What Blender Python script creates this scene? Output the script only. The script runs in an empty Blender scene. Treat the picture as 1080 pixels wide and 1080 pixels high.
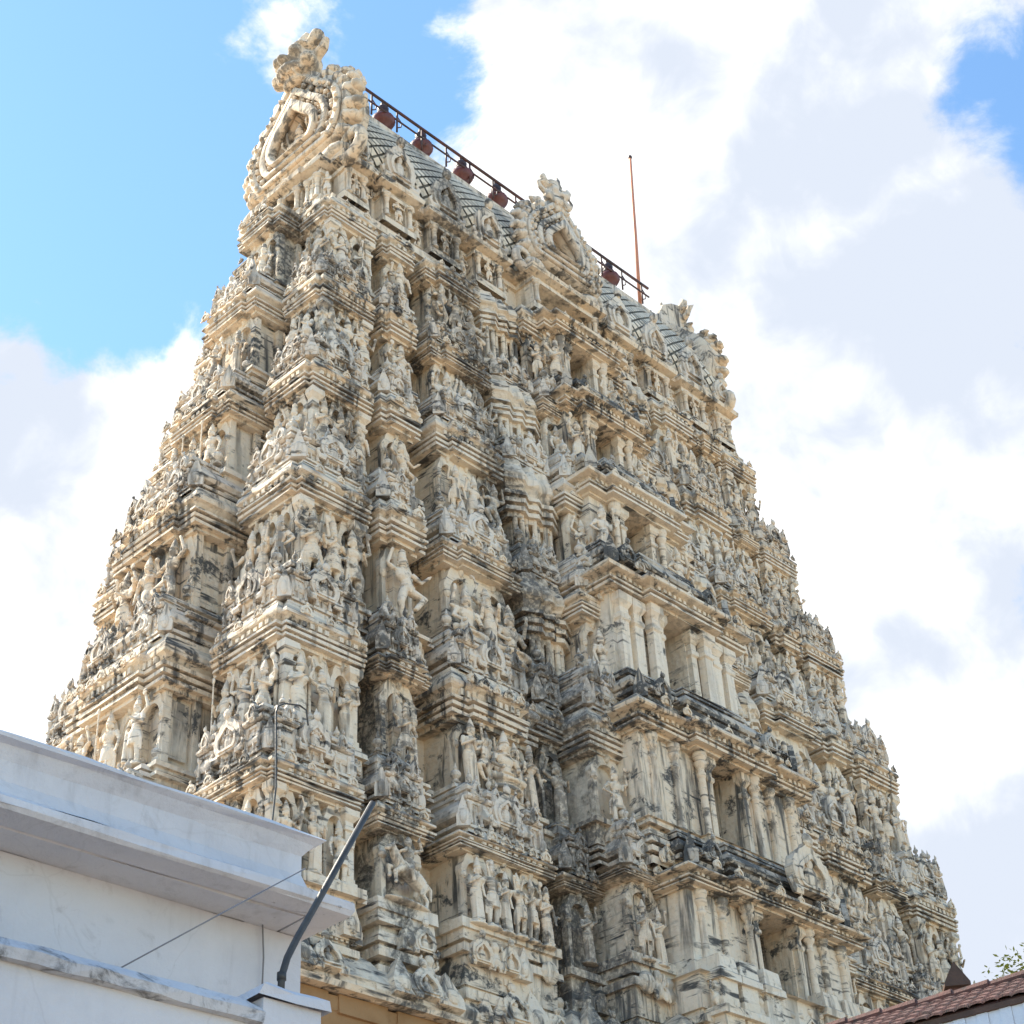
import bpy, bmesh, math, random
import numpy as np
from mathutils import Matrix, Vector

R = math.radians
C = bpy.context.scene.collection
scene = bpy.context.scene
rnd = random.Random(7)

# ------------------------------------------------------------------ camera
cam_d = bpy.data.cameras.new('camera')
cam = bpy.data.objects.new('camera', cam_d)
C.objects.link(cam)
PITCH, ROLL, AZ = R(35.5486), R(3.4764), R(42.5383)
cp, sp, cr, sr = math.cos(PITCH), math.sin(PITCH), math.cos(ROLL), math.sin(ROLL)
EYE = Vector((0, 0, 1.6))
right = Vector((cr, sp * sr, -cp * sr)); up = Vector((sr, -sp * cr, cp * cr)); fwd = Vector((0, cp, sp))
cam.matrix_world = Matrix(((right.x, up.x, -fwd.x, EYE.x), (right.y, up.y, -fwd.y, EYE.y), (right.z, up.z, -fwd.z, EYE.z), (0, 0, 0, 1)))
FPX = 1853.6
cam_d.sensor_width = 36; cam_d.lens = 36 * FPX / 1080
cam_d.clip_start = .1; cam_d.clip_end = 5000
scene.camera = cam

def ray(px, py):
    """direction of a view ray, scaled to 1 m of horizontal distance (used to survey distances from the photograph)"""
    X, Y = px - 540, 540 - py
    d = right * X + up * Y + fwd * FPX
    return d / math.hypot(d.x, d.y)

# ------------------------------------------------------------------ sky, sun, exposure
U = Vector((math.sin(AZ), math.cos(AZ), 0)); V = Vector((-math.cos(AZ), math.sin(AZ), 0))
SUN_AZ, SUN_EL = R(-65), R(46)           # azimuth clockwise from +Y
sun_dir = Vector((math.sin(SUN_AZ) * math.cos(SUN_EL), math.cos(SUN_AZ) * math.cos(SUN_EL), math.sin(SUN_EL)))
sun_d = bpy.data.lights.new('sun', 'SUN'); sun_d.energy = 4.6; sun_d.angle = R(.5); sun_d.color = (1, .91, .75)
sun = bpy.data.objects.new('sun', sun_d); C.objects.link(sun)
sun.rotation_euler = sun_dir.to_track_quat('Z', 'Y').to_euler()

scene.view_settings.view_transform = 'Standard'; scene.view_settings.look = 'None'
scene.view_settings.exposure = 1.32; scene.view_settings.gamma = 1; scene.view_settings.use_curve_mapping = False
scene.cycles.use_denoising = True
scene.cycles.max_bounces = 8; scene.cycles.diffuse_bounces = 5

world = bpy.data.worlds.new('World'); scene.world = world; world.use_nodes = True
nt = world.node_tree; nt.nodes.clear()
def N(t, kind, **kw):
    n = t.nodes.new(kind)
    for k, v in kw.items():
        if k == 'inp':
            for kk, vv in v.items(): n.inputs[kk].default_value = vv
        else: setattr(n, k, v)
    return n
out = N(nt, 'ShaderNodeOutputWorld'); bg = N(nt, 'ShaderNodeBackground', inp={'Strength': .11})
nt.links.new(bg.outputs[0], out.inputs[0])
sky = N(nt, 'ShaderNodeTexSky', sky_type='NISHITA', sun_disc=False, sun_elevation=SUN_EL, sun_rotation=SUN_AZ, air_density=1.0, dust_density=.12, ozone_density=1.2)
tc = N(nt, 'ShaderNodeTexCoord')
def mth(t, op, a, b=None, clamp=False):
    n = N(t, 'ShaderNodeMath', operation=op, use_clamp=clamp)
    for i, q in enumerate((a, b)):
        if q is None: continue
        if isinstance(q, (int, float)): n.inputs[i].default_value = q
        else: t.links.new(q, n.inputs[i])
    return n.outputs[0]
def noise(t, vec, scale, detail=6, rough=.55, dist=0., out_='Fac'):
    n = N(t, 'ShaderNodeTexNoise', inp={'Scale': scale, 'Detail': detail, 'Roughness': rough, 'Distortion': dist})
    if vec is not None: t.links.new(vec, n.inputs['Vector'])
    return n.outputs[out_]
def maprange(t, v, a, b, c=0., d=1., smooth=True):
    n = N(t, 'ShaderNodeMapRange', interpolation_type='SMOOTHSTEP' if smooth else 'LINEAR')
    t.links.new(v, n.inputs[0])
    for i, q in zip((1, 2, 3, 4), (a, b, c, d)): n.inputs[i].default_value = q
    return n.outputs[0]
def mixc(t, f, a, b, blend='MIX'):
    n = N(t, 'ShaderNodeMix', data_type='RGBA', blend_type=blend)
    if isinstance(f, (int, float)): n.inputs[0].default_value = f
    else: t.links.new(f, n.inputs[0])
    for i, q in ((6, a), (7, b)):
        if isinstance(q, (tuple, list)): n.inputs[i].default_value = (*q[:3], 1)
        else: t.links.new(q, n.inputs[i])
    return n.outputs[2]
d_ = tc.outputs['Generated']
# cloud banks: (pixel-surveyed direction, radius in degrees, weight)
BANKS = [((90, 560), 9, .55), ((10, 700), 9, .6), ((190, 380), 4.2, .5), ((60, 430), 4, .25), ((300, 10), 3.2, .36), ((340, 55), 2.2, .2),
         ((680, 110), 8, .7), ((560, 60), 4, .3), ((860, 160), 8, .65), ((800, 420), 10, .7), ((980, 430), 7, .5), ((1010, 250), 4, .4),
         ((980, 700), 10, .6), ((1060, 900), 10, .7), ((880, 600), 9, .5), ((1070, 20), 4, .3),
         ((120, 150), 8, -.5), ((430, 60), 3.4, -.4), ((60, 290), 5, -.35), ((1066, 120), 3.8, -.98), ((1062, 600), 3.0, -.85), ((1078, 670), 3.2, -.8), ((1075, 390), 2.8, -.6), ((230, 290), 3, -.2), ((1070, 330), 4, -.28), ((90, 30), 4, -.1), ((110, 370), 2.0, -.5), ((30, 350), 1.6, .2), ((100, 480), 2.0, -.45),
         ((480, 110), 2.2, -.2)]
acc = None
for (px, py), rad, w in BANKS:
    dv = ray(px, py).normalized()
    n = N(nt, 'ShaderNodeVectorMath', operation='DOT_PRODUCT'); nt.links.new(d_, n.inputs[0]); n.inputs[1].default_value = dv
    b = maprange(nt, n.outputs['Value'], math.cos(R(rad * 1.25)), math.cos(R(rad * .15)), 0, w)
    acc = b if acc is None else mth(nt, 'ADD', acc, b)
n1 = noise(nt, d_, 9.0, 12, .63, .35)
n2 = noise(nt, d_, 26, 8, .6, .4)
cl = mth(nt, 'ADD', mth(nt, 'ADD', acc, mth(nt, 'MULTIPLY', mth(nt, 'SUBTRACT', n1, .5), 2.1)), mth(nt, 'MULTIPLY', mth(nt, 'SUBTRACT', n2, .5), .6))
cmask = maprange(nt, cl, .0, .42)
n3 = noise(nt, d_, 6.5, 5, .5, .2)
ccol = mixc(nt, maprange(nt, mth(nt, 'ADD', n3, mth(nt, 'MULTIPLY', mth(nt, 'SUBTRACT', n2, .5), .25)), .40, .60), (2.85, 3.1, 3.55), (4.8, 4.8, 4.8))
SKYG = 1.12
skyc = mixc(nt, 1.0, sky.outputs[0], (SKYG * .86, SKYG * 1.03, SKYG * 1.06), 'MULTIPLY')
nt.links.new(mixc(nt, cmask, skyc, ccol), bg.inputs[0])

# ------------------------------------------------------------------ materials
def mat(name, col, rough=.85, metallic=0.):
    m = bpy.data.materials.new(name); m.use_nodes = True
    b = m.node_tree.nodes['Principled BSDF']
    b.inputs['Base Color'].default_value = (*col, 1); b.inputs['Roughness'].default_value = rough; b.inputs['Metallic'].default_value = metallic
    return m, m.node_tree, b
def bump(t, b, h, strength=.4, dist=.02):
    n = N(t, 'ShaderNodeBump', inp={'Strength': strength, 'Distance': dist}); t.links.new(h, n.inputs['Height']); t.links.new(n.outputs[0], b.inputs['Normal'])
def stretch(t, vec, s):
    n = N(t, 'ShaderNodeVectorMath', operation='MULTIPLY'); t.links.new(vec, n.inputs[0]); n.inputs[1].default_value = s; return n.outputs[0]

def make_stucco(name, base, ochre, grey, mould=1.0, wet=0.):
    m, t, b = mat(name, base, .92)
    g = N(t, 'ShaderNodeNewGeometry'); pos = g.outputs['Position']
    sep = N(t, 'ShaderNodeSeparateXYZ'); t.links.new(g.outputs['True Normal'], sep.inputs[0]); nz = sep.outputs[2]
    big = noise(t, pos, .45, 5, .6, .6)
    mid = noise(t, pos, 2.6, 6, .62, .5)
    fine = noise(t, pos, 13, 6, .65, .3)
    streak = noise(t, stretch(t, pos, (5.5, 5.5, .55)), 1.0, 6, .6, .4)
    # sheltered lime wash keeps its ochre tint, rain-washed plaster bleaches to grey
    c = mixc(t, maprange(t, mid, .34, .66), base, grey)
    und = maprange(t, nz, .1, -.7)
    c = mixc(t, mth(t, 'MULTIPLY', maprange(t, big, .3, .62, .15, .65), maprange(t, fine, .35, .7, .55, 1)), c, ochre)
    c = mixc(t, mth(t, 'MULTIPLY', und, .22), c, ochre)  # underside tint: surviving ochre wash, with warm bounce light put into the colour
    # black mould: on ledges, in runs below them, in large damp patches
    ledge = maprange(t, nz, .35, .85)
    f1 = mth(t, 'MULTIPLY', ledge, maprange(t, mid, .36, .58, .15, .95))
    f2 = mth(t, 'MULTIPLY', maprange(t, streak, .50, .63), maprange(t, big, .38, .56, .25, .95))
    clump = noise(t, stretch(t, pos, (1.0, 1.0, 1.5)), 1.9, 7, .68, .5)
    f3 = mth(t, 'MULTIPLY', maprange(t, mth(t, 'ADD', clump, mth(t, 'MULTIPLY', mth(t, 'SUBTRACT', big, .5), .35)), .548 - wet, .625 - wet), maprange(t, fine, .34, .54, .30, 1.0))
    f = mth(t, 'MAXIMUM', mth(t, 'MAXIMUM', f1, f2), f3)
    band = noise(t, stretch(t, pos, (1.1, 1.1, 9.0)), 1.0, 5, .6, .3)
    f4 = mth(t, 'MULTIPLY', maprange(t, band, .535, .64), maprange(t, noise(t, pos, 1.3, 4, .6), .40, .56, .1, 1.0))
    f = mth(t, 'MAXIMUM', f, f4)
    # a damp run down the angle beside the balustrades
    dv = N(t, 'ShaderNodeVectorMath', operation='DOT_PRODUCT'); t.links.new(pos, dv.inputs[0]); dv.inputs[1].default_value = U
    run = mth(t, 'ADD', dv.outputs['Value'], mth(t, 'MULTIPLY', mth(t, 'SUBTRACT', mid, .5), 1.6))
    for c0, wd in DAMP:
        r_ = mth(t, 'MULTIPLY', maprange(t, mth(t, 'ABSOLUTE', mth(t, 'SUBTRACT', run, c0)), wd, wd * .3), maprange(t, fine, .32, .58, .3, .92))
        f = mth(t, 'MAXIMUM', f, r_)
    f = mth(t, 'MULTIPLY', f, mould, True)
    dark = mixc(t, fine, (.026, .0255, .025), (.135, .130, .122))
    c = mixc(t, f, c, dark)
    # little specks
    sp_ = maprange(t, noise(t, pos, 34, 3, .7), .62, .72, 0, .5)
    c = mixc(t, sp_, c, (.12, .11, .09))
    t.links.new(c, b.inputs['Base Color'])
    vor = N(t, 'ShaderNodeTexVoronoi', inp={'Scale': 11.0}); t.links.new(pos, vor.inputs['Vector'])
    h = mth(t, 'ADD', mth(t, 'MULTIPLY', fine, .6), mth(t, 'MULTIPLY', vor.outputs['Distance'], .5))
    bump(t, b, h, .55, .05)
    return m
_s0 = (ray(288, 800) * 20.).dot(U)
DAMP = [(_s0 + 5.35, .72), (_s0 + 2.0, .28)]
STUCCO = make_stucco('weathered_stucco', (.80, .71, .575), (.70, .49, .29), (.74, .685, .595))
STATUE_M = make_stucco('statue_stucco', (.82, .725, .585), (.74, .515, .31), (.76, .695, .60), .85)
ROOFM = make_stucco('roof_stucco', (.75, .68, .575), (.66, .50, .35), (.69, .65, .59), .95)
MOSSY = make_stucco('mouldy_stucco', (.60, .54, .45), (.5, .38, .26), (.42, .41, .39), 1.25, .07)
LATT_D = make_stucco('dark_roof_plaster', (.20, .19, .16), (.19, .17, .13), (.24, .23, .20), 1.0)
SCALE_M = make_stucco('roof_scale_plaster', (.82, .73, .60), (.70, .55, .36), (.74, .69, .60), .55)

def simple_noise_mat(name, c1, c2, scale=3, rough=.8, bumpk=.2, metallic=0, c3=None, spots=None, stretchv=None):
    m, t, b = mat(name, c1, rough, metallic)
    g = N(t, 'ShaderNodeNewGeometry'); pos = g.outputs['Position']
    if stretchv: pos = stretch(t, pos, stretchv)
    n = noise(t, pos, scale, 7, .62, .4)
    c = mixc(t, maprange(t, n, .35, .65), c1, c2)
    if c3:
        q = noise(t, g.outputs['Position'], scale * 2.3, 8, .7, .6)
        c = mixc(t, maprange(t, q, spots[0], spots[1], 0, .9), c, c3)
    t.links.new(c, b.inputs['Base Color'])
    bump(t, b, noise(t, g.outputs['Position'], scale * 9, 5, .6), bumpk, .02)
    return m
SAND = simple_noise_mat('sandstone', (.27, .145, .06), (.34, .20, .095), 1.6, .9, .4, 0, (.16, .11, .07), (.6, .72))
def limewash(name, c1, c2, stain, amt, low=0.):
    m, t, b = mat(name, c1, .85)
    g = N(t, 'ShaderNodeNewGeometry'); pos = g.outputs['Position']
    n = noise(t, pos, .9, 6, .62, .6); q = noise(t, pos, 4.5, 8, .7, .5); f = noise(t, pos, 40, 5, .7)
    drip = noise(t, stretch(t, pos, (7, 7, .5)), 1, 7, .65, .3)
    c = mixc(t, maprange(t, n, .32, .68), c1, c2)
    c = mixc(t, mth(t, 'MULTIPLY', maprange(t, drip, .50, .70), maprange(t, n, .40, .62, .05, .5)), c, stain)
    c = mixc(t, mth(t, 'MULTIPLY', maprange(t, q, .56 - low, .70 - low), amt), c, stain)
    c = mixc(t, mth(t, 'MULTIPLY', maprange(t, noise(t, pos, 2.1, 9, .75, 1.2), .655, .70), amt * 1.3, True), c, (.12, .115, .115))
    ck = N(t, 'ShaderNodeTexVoronoi', feature='DISTANCE_TO_EDGE', inp={'Scale': .9}); vv = N(t, 'ShaderNodeMix', data_type='VECTOR'); vv.inputs[0].default_value = .12
    nn = N(t, 'ShaderNodeTexNoise', inp={'Scale': 3., 'Detail': 6.}); t.links.new(pos, nn.inputs['Vector']); t.links.new(pos, vv.inputs[4]); t.links.new(nn.outputs['Color'], vv.inputs[5]); t.links.new(vv.outputs[1], ck.inputs['Vector'])
    c = mixc(t, maprange(t, ck.outputs['Distance'], .005, .001, 0, .10), c, (.25, .24, .24))
    t.links.new(c, b.inputs['Base Color'])
    bump(t, b, mth(t, 'ADD', f, mth(t, 'MULTIPLY', q, 2.5)), .35, .02)
    return m
WHITE = limewash('white_limewash', (.62, .625, .66), (.53, .535, .575), (.36, .355, .37), .45)
WHITE_OLD = limewash('stained_limewash', (.56, .56, .58), (.44, .44, .47), (.13, .13, .135), .9, .05)
IRON = simple_noise_mat('painted_iron', (.045, .03, .03), (.10, .035, .03), 4, .55, .1)
POT = simple_noise_mat('red_brown_paint', (.10, .026, .022), (.15, .042, .034), 6, .5, .1, 0, (.05, .025, .02), (.6, .7))
POTD = simple_noise_mat('dark_metal', (.06, .025, .02), (.035, .02, .02), 6, .5, .1)
POLE = simple_noise_mat('orange_pole_paint', (.55, .22, .12), (.48, .19, .11), 2, .5, .05)
PIPE = simple_noise_mat('weathered_pipe', (.030, .030, .029), (.06, .055, .048), 9, .5, .15)
WIRE = simple_noise_mat('cable_sheath', (.16, .16, .18), (.20, .20, .21), 5, .6, .05)
TILE = simple_noise_mat('terracotta_tile', (.15, .066, .054), (.095, .05, .043), 7, .85, .4, 0, (.06, .045, .04), (.52, .64))
FASCIA = simple_noise_mat('white_fascia_paint', (.62, .66, .72), (.55, .58, .64), 4, .6, .2)
DARKWOOD = simple_noise_mat('dark_wood', (.06, .035, .025), (.09, .05, .035), 5, .8, .3)
BARK = simple_noise_mat('bark', (.13, .09, .06), (.09, .06, .04), 6, .95, .6)
GROUND = simple_noise_mat('sandy_ground', (.38, .30, .21), (.31, .245, .175), .6, .95, .4)
DOORM = simple_noise_mat('added_door_boards', (.13, .115, .085), (.085, .075, .06), 3, .85, .3)
FLAGM = simple_noise_mat('orange_cloth', (.65, .30, .10), (.60, .26, .09), 2, .8, .05)
m_leaf, t_, b_ = mat('leaf', (.16, .17, .03), .6)
oi = N(t_, 'ShaderNodeNewGeometry'); cc = mixc(t_, noise(t_, oi.outputs['Position'], 3, 3), (.22, .24, .03), (.42, .36, .06)); t_.links.new(cc, b_.inputs['Base Color'])
tr_ = N(t_, 'ShaderNodeBsdfTranslucent'); t_.links.new(cc, tr_.inputs[0]); ms_ = N(t_, 'ShaderNodeMixShader'); ms_.inputs[0].default_value = .65
t_.links.new(b_.outputs[0], ms_.inputs[1]); t_.links.new(tr_.outputs[0], ms_.inputs[2]); t_.links.new(ms_.outputs[0], t_.nodes['Material Output'].inputs[0])

# ------------------------------------------------------------------ mesh helpers
class MB:
    def __init__(s): s.v = []; s.f = []; s.m = []; s.n = 0
    def add(s, v, f, mi=0):
        v = np.asarray(v, float).reshape(-1, 3)
        s.v.append(v); n = s.n; s.n += len(v)
        for q in f: s.f.append(tuple(i + n for i in q)); s.m.append(mi)
    def inst(s, lib, loc, sc=1., rz=0., mi=0, rx=0.):
        v, f = lib
        sc = np.array(sc if hasattr(sc, '__len__') else (sc,) * 3, float)
        w = v * sc
        if rx:
            c, k = math.cos(rx), math.sin(rx); w = w @ np.array([[1, 0, 0], [0, c, k], [0, -k, c]])
        c, k = math.cos(rz), math.sin(rz)
        w = w @ np.array([[c, k, 0], [-k, c, 0], [0, 0, 1]])
        s.add(w + np.array(loc, float), f, mi)
    def arr(s): return np.concatenate(s.v), s.f
    def box(s, x0, x1, y0, y1, z0, z1, mi=0):
        s.add([(x0, y0, z0), (x1, y0, z0), (x1, y1, z0), (x0, y1, z0), (x0, y0, z1), (x1, y0, z1), (x1, y1, z1), (x0, y1, z1)],
              [(3, 2, 1, 0), (4, 5, 6, 7), (0, 1, 5, 4), (1, 2, 6, 5), (2, 3, 7, 6), (3, 0, 4, 7)], mi)
    def mesh(s, name, mats, smooth=False):
        me = bpy.data.meshes.new(name)
        if s.v:
            me.from_pydata(np.concatenate(s.v).tolist(), [], s.f)
            for mm in (mats if isinstance(mats, (list, tuple)) else [mats]): me.materials.append(mm)
            if any(s.m): me.polygons.foreach_set('material_index', s.m)
            if smooth: me.polygons.foreach_set('use_smooth', [True] * len(me.polygons))
        me.update(); return me
    def obj(s, name, mats, parent=None, smooth=False, loc=(0, 0, 0), rz=0):
        o = bpy.data.objects.new(name, s.mesh(name, mats, smooth)); C.objects.link(o)
        o.parent = parent; o.location = loc; o.rotation_euler = (0, 0, rz); return o

def link(name, me, parent=None, loc=(0, 0, 0), rz=0, sc=1.):
    o = bpy.data.objects.new(name, me); C.objects.link(o); o.parent = parent; o.location = loc; o.rotation_euler = (0, 0, rz)
    o.scale = sc if hasattr(sc, '__len__') else (sc,) * 3
    return o
def tag(o, label=None, cat=None, group=None, kind=None):
    for k, v in (('label', label), ('category', cat), ('group', group), ('kind', kind)):
        if v: o[k] = v
    return o
def empty(name, loc, rz=0):
    o = bpy.data.objects.new(name, None); C.objects.link(o); o.location = loc; o.rotation_euler = (0, 0, rz); return o

def offset_poly(P, o, closed):
    P = np.asarray(P, float); n = len(P); Q = P.copy()
    def nrm(a, b):
        d = b - a; l = math.hypot(*d) or 1; return np.array([d[1], -d[0]]) / l
    for i in range(n):
        if closed or 0 < i < n - 1:
            n1, n2 = nrm(P[i - 1], P[i]), nrm(P[i], P[(i + 1) % n])
            m = n1 + n2; k = m @ m
            Q[i] = P[i] + (m * 2 / k * o if k > .2 else n1 * o)
        elif i == 0: Q[i] = P[i] + nrm(P[0], P[1]) * o
        else: Q[i] = P[i] + nrm(P[-2], P[-1]) * o
    return Q
def stack(mb, poly, prof, closed=False, cap=True, jit=.006, seg=.45, mi=0, capb=False):
    """rings of a plan outline, each at its own height and offset: mouldings"""
    P = [np.asarray(p, float) for p in poly]; D = []; corner = []
    n = len(P)
    for i in range(n if closed else n - 1):
        a, b = P[i], P[(i + 1) % n]; k = max(1, int(np.hypot(*(b - a)) / seg))
        for j in range(k): D.append((i, (i + 1) % n, j / k))
    if not closed: D.append((n - 1, n - 1, 0))
    rings = []; rg = np.random.RandomState(rnd.randrange(1 << 30))
    for z, o in prof:
        Q = offset_poly(P, o, closed)
        r = np.array([[*(Q[a] * (1 - t) + Q[b] * t), z] for a, b, t in D])
        r += rg.normal(0, jit, r.shape) * (1, 1, .7); rings.append(r)
    m = len(D); F = []
    for k in range(len(prof) - 1):
        for i in range(m if closed else m - 1):
            j = (i + 1) % m; F.append((k * m + i, k * m + j, (k + 1) * m + j, (k + 1) * m + i))
    if cap: F.append(tuple((len(prof) - 1) * m + i for i in range(m)))
    if capb: F.append(tuple(m - 1 - i for i in range(m)))
    mb.add(np.concatenate(rings), F, mi)
def rectp(x0, x1, yf, yb): return [(x0, yb), (x0, yf), (x1, yf), (x1, yb)]
def lathe(prof, n=12):
    v = []; f = []
    for r, z in prof:
        for i in range(n): a = 2 * math.pi * i / n; v.append((r * math.cos(a), r * math.sin(a), z))
    for k in range(len(prof) - 1):
        for i in range(n): j = (i + 1) % n; f.append((k * n + i, k * n + j, (k + 1) * n + j, (k + 1) * n + i))
    f.append(tuple(range(n - 1, -1, -1))); f.append(tuple((len(prof) - 1) * n + i for i in range(n)))
    return np.array(v), f
def tube(path, rad, n=8):
    path = [Vector(p) for p in path]; v = []; f = []; k = len(path)
    rad = rad if hasattr(rad, '__len__') else [rad] * k
    up_ = Vector((0, 0, 1))
    t0 = (path[1] - path[0]).normalized(); s = t0.cross(up_) if abs(t0.z) < .95 else t0.cross(Vector((1, 0, 0))); s.normalize()
    for i, p in enumerate(path):
        t = (path[min(i + 1, k - 1)] - path[max(i - 1, 0)]).normalized()
        s = (s - t * s.dot(t)).normalized(); b = t.cross(s)
        for j in range(n): a = 2 * math.pi * j / n; v.append(p + (s * math.cos(a) + b * math.sin(a)) * rad[i])
    for i in range(k - 1):
        for j in range(n): q = (j + 1) % n; f.append((i * n + j, i * n + q, (i + 1) * n + q, (i + 1) * n + j))
    f.append(tuple(range(n - 1, -1, -1))); f.append(tuple((k - 1) * n + j for j in range(n)))
    return np.array([tuple(q) for q in v]), f
def ellip(c, r, nu=10, nv=7):
    v = [(c[0], c[1], c[2] - r[2])]; f = []
    for k in range(1, nv):
        t = math.pi * k / nv - math.pi / 2
        for i in range(nu): a = 2 * math.pi * i / nu; v.append((c[0] + r[0] * math.cos(t) * math.cos(a), c[1] + r[1] * math.cos(t) * math.sin(a), c[2] + r[2] * math.sin(t)))
    v.append((c[0], c[1], c[2] + r[2])); L = len(v) - 1
    for i in range(nu): f.append((0, 1 + (i + 1) % nu, 1 + i)); f.append((L, L - nu + i, L - nu + (i + 1) % nu))
    for k in range(nv - 2):
        for i in range(nu): j = (i + 1) % nu; f.append((1 + k * nu + i, 1 + k * nu + j, 1 + (k + 1) * nu + j, 1 + (k + 1) * nu + i))
    return np.array(v), f
def extrude(outline, y0, y1, mb=None, mi=0):
    """outline in x,z (counter-clockwise seen from -y); solid from y0 (front) to y1"""
    n = len(outline); v = [(x, y0, z) for x, z in outline] + [(x, y1, z) for x, z in outline]
    f = [tuple(range(n)), tuple(range(2 * n - 1, n - 1, -1))] + [(i, i + n, (i + 1) % n + n, (i + 1) % n) for i in range(n)]
    if mb is not None: mb.add(v, f, mi)
    return np.array(v, float), f
def ringplate(outer, inner, y0, y1, mb, mi=0):
    """a plate with a hole; both outlines share a count"""
    n = len(outer); v = [(x, y0, z) for x, z in outer] + [(x, y0, z) for x, z in inner] + [(x, y1, z) for x, z in outer] + [(x, y1, z) for x, z in inner]; f = []
    for i in range(n):
        j = (i + 1) % n
        f += [(i, j, n + j, n + i), (2 * n + j, 2 * n + i, 3 * n + i, 3 * n + j), (i, 2 * n + i, 2 * n + j, j), (n + j, 3 * n + j, 3 * n + i, n + i)]
    mb.add(v, f, mi)

def remeshed(parts, voxel, ratio=.4, smooth=2):
    """fuse overlapping volumes into ONE continuous surface"""
    mb = MB()
    for v, f in parts: mb.add(v, f)
    me = mb.mesh('tmp', []); o = bpy.data.objects.new('tmp', me); C.objects.link(o)
    md = o.modifiers.new('r', 'REMESH'); md.mode = 'VOXEL'; md.voxel_size = voxel
    if smooth: s_ = o.modifiers.new('s', 'SMOOTH'); s_.iterations = smooth; s_.factor = .4
    if ratio < 1: dm = o.modifiers.new('d', 'DECIMATE'); dm.ratio = ratio
    dg = bpy.context.evaluated_depsgraph_get(); ev = o.evaluated_get(dg); m2 = ev.to_mesh()
    n = len(m2.vertices); co = np.empty(n * 3); m2.vertices.foreach_get('co', co)
    F = [tuple(p.vertices) for p in m2.polygons]; ev.to_mesh_clear()
    bpy.data.objects.remove(o); bpy.data.meshes.remove(me)
    return co.reshape(-1, 3), F
def lib_mesh(name, lib, m, smooth=True):
    mb = MB(); mb.add(*lib); return mb.mesh(name, m, smooth)

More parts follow.
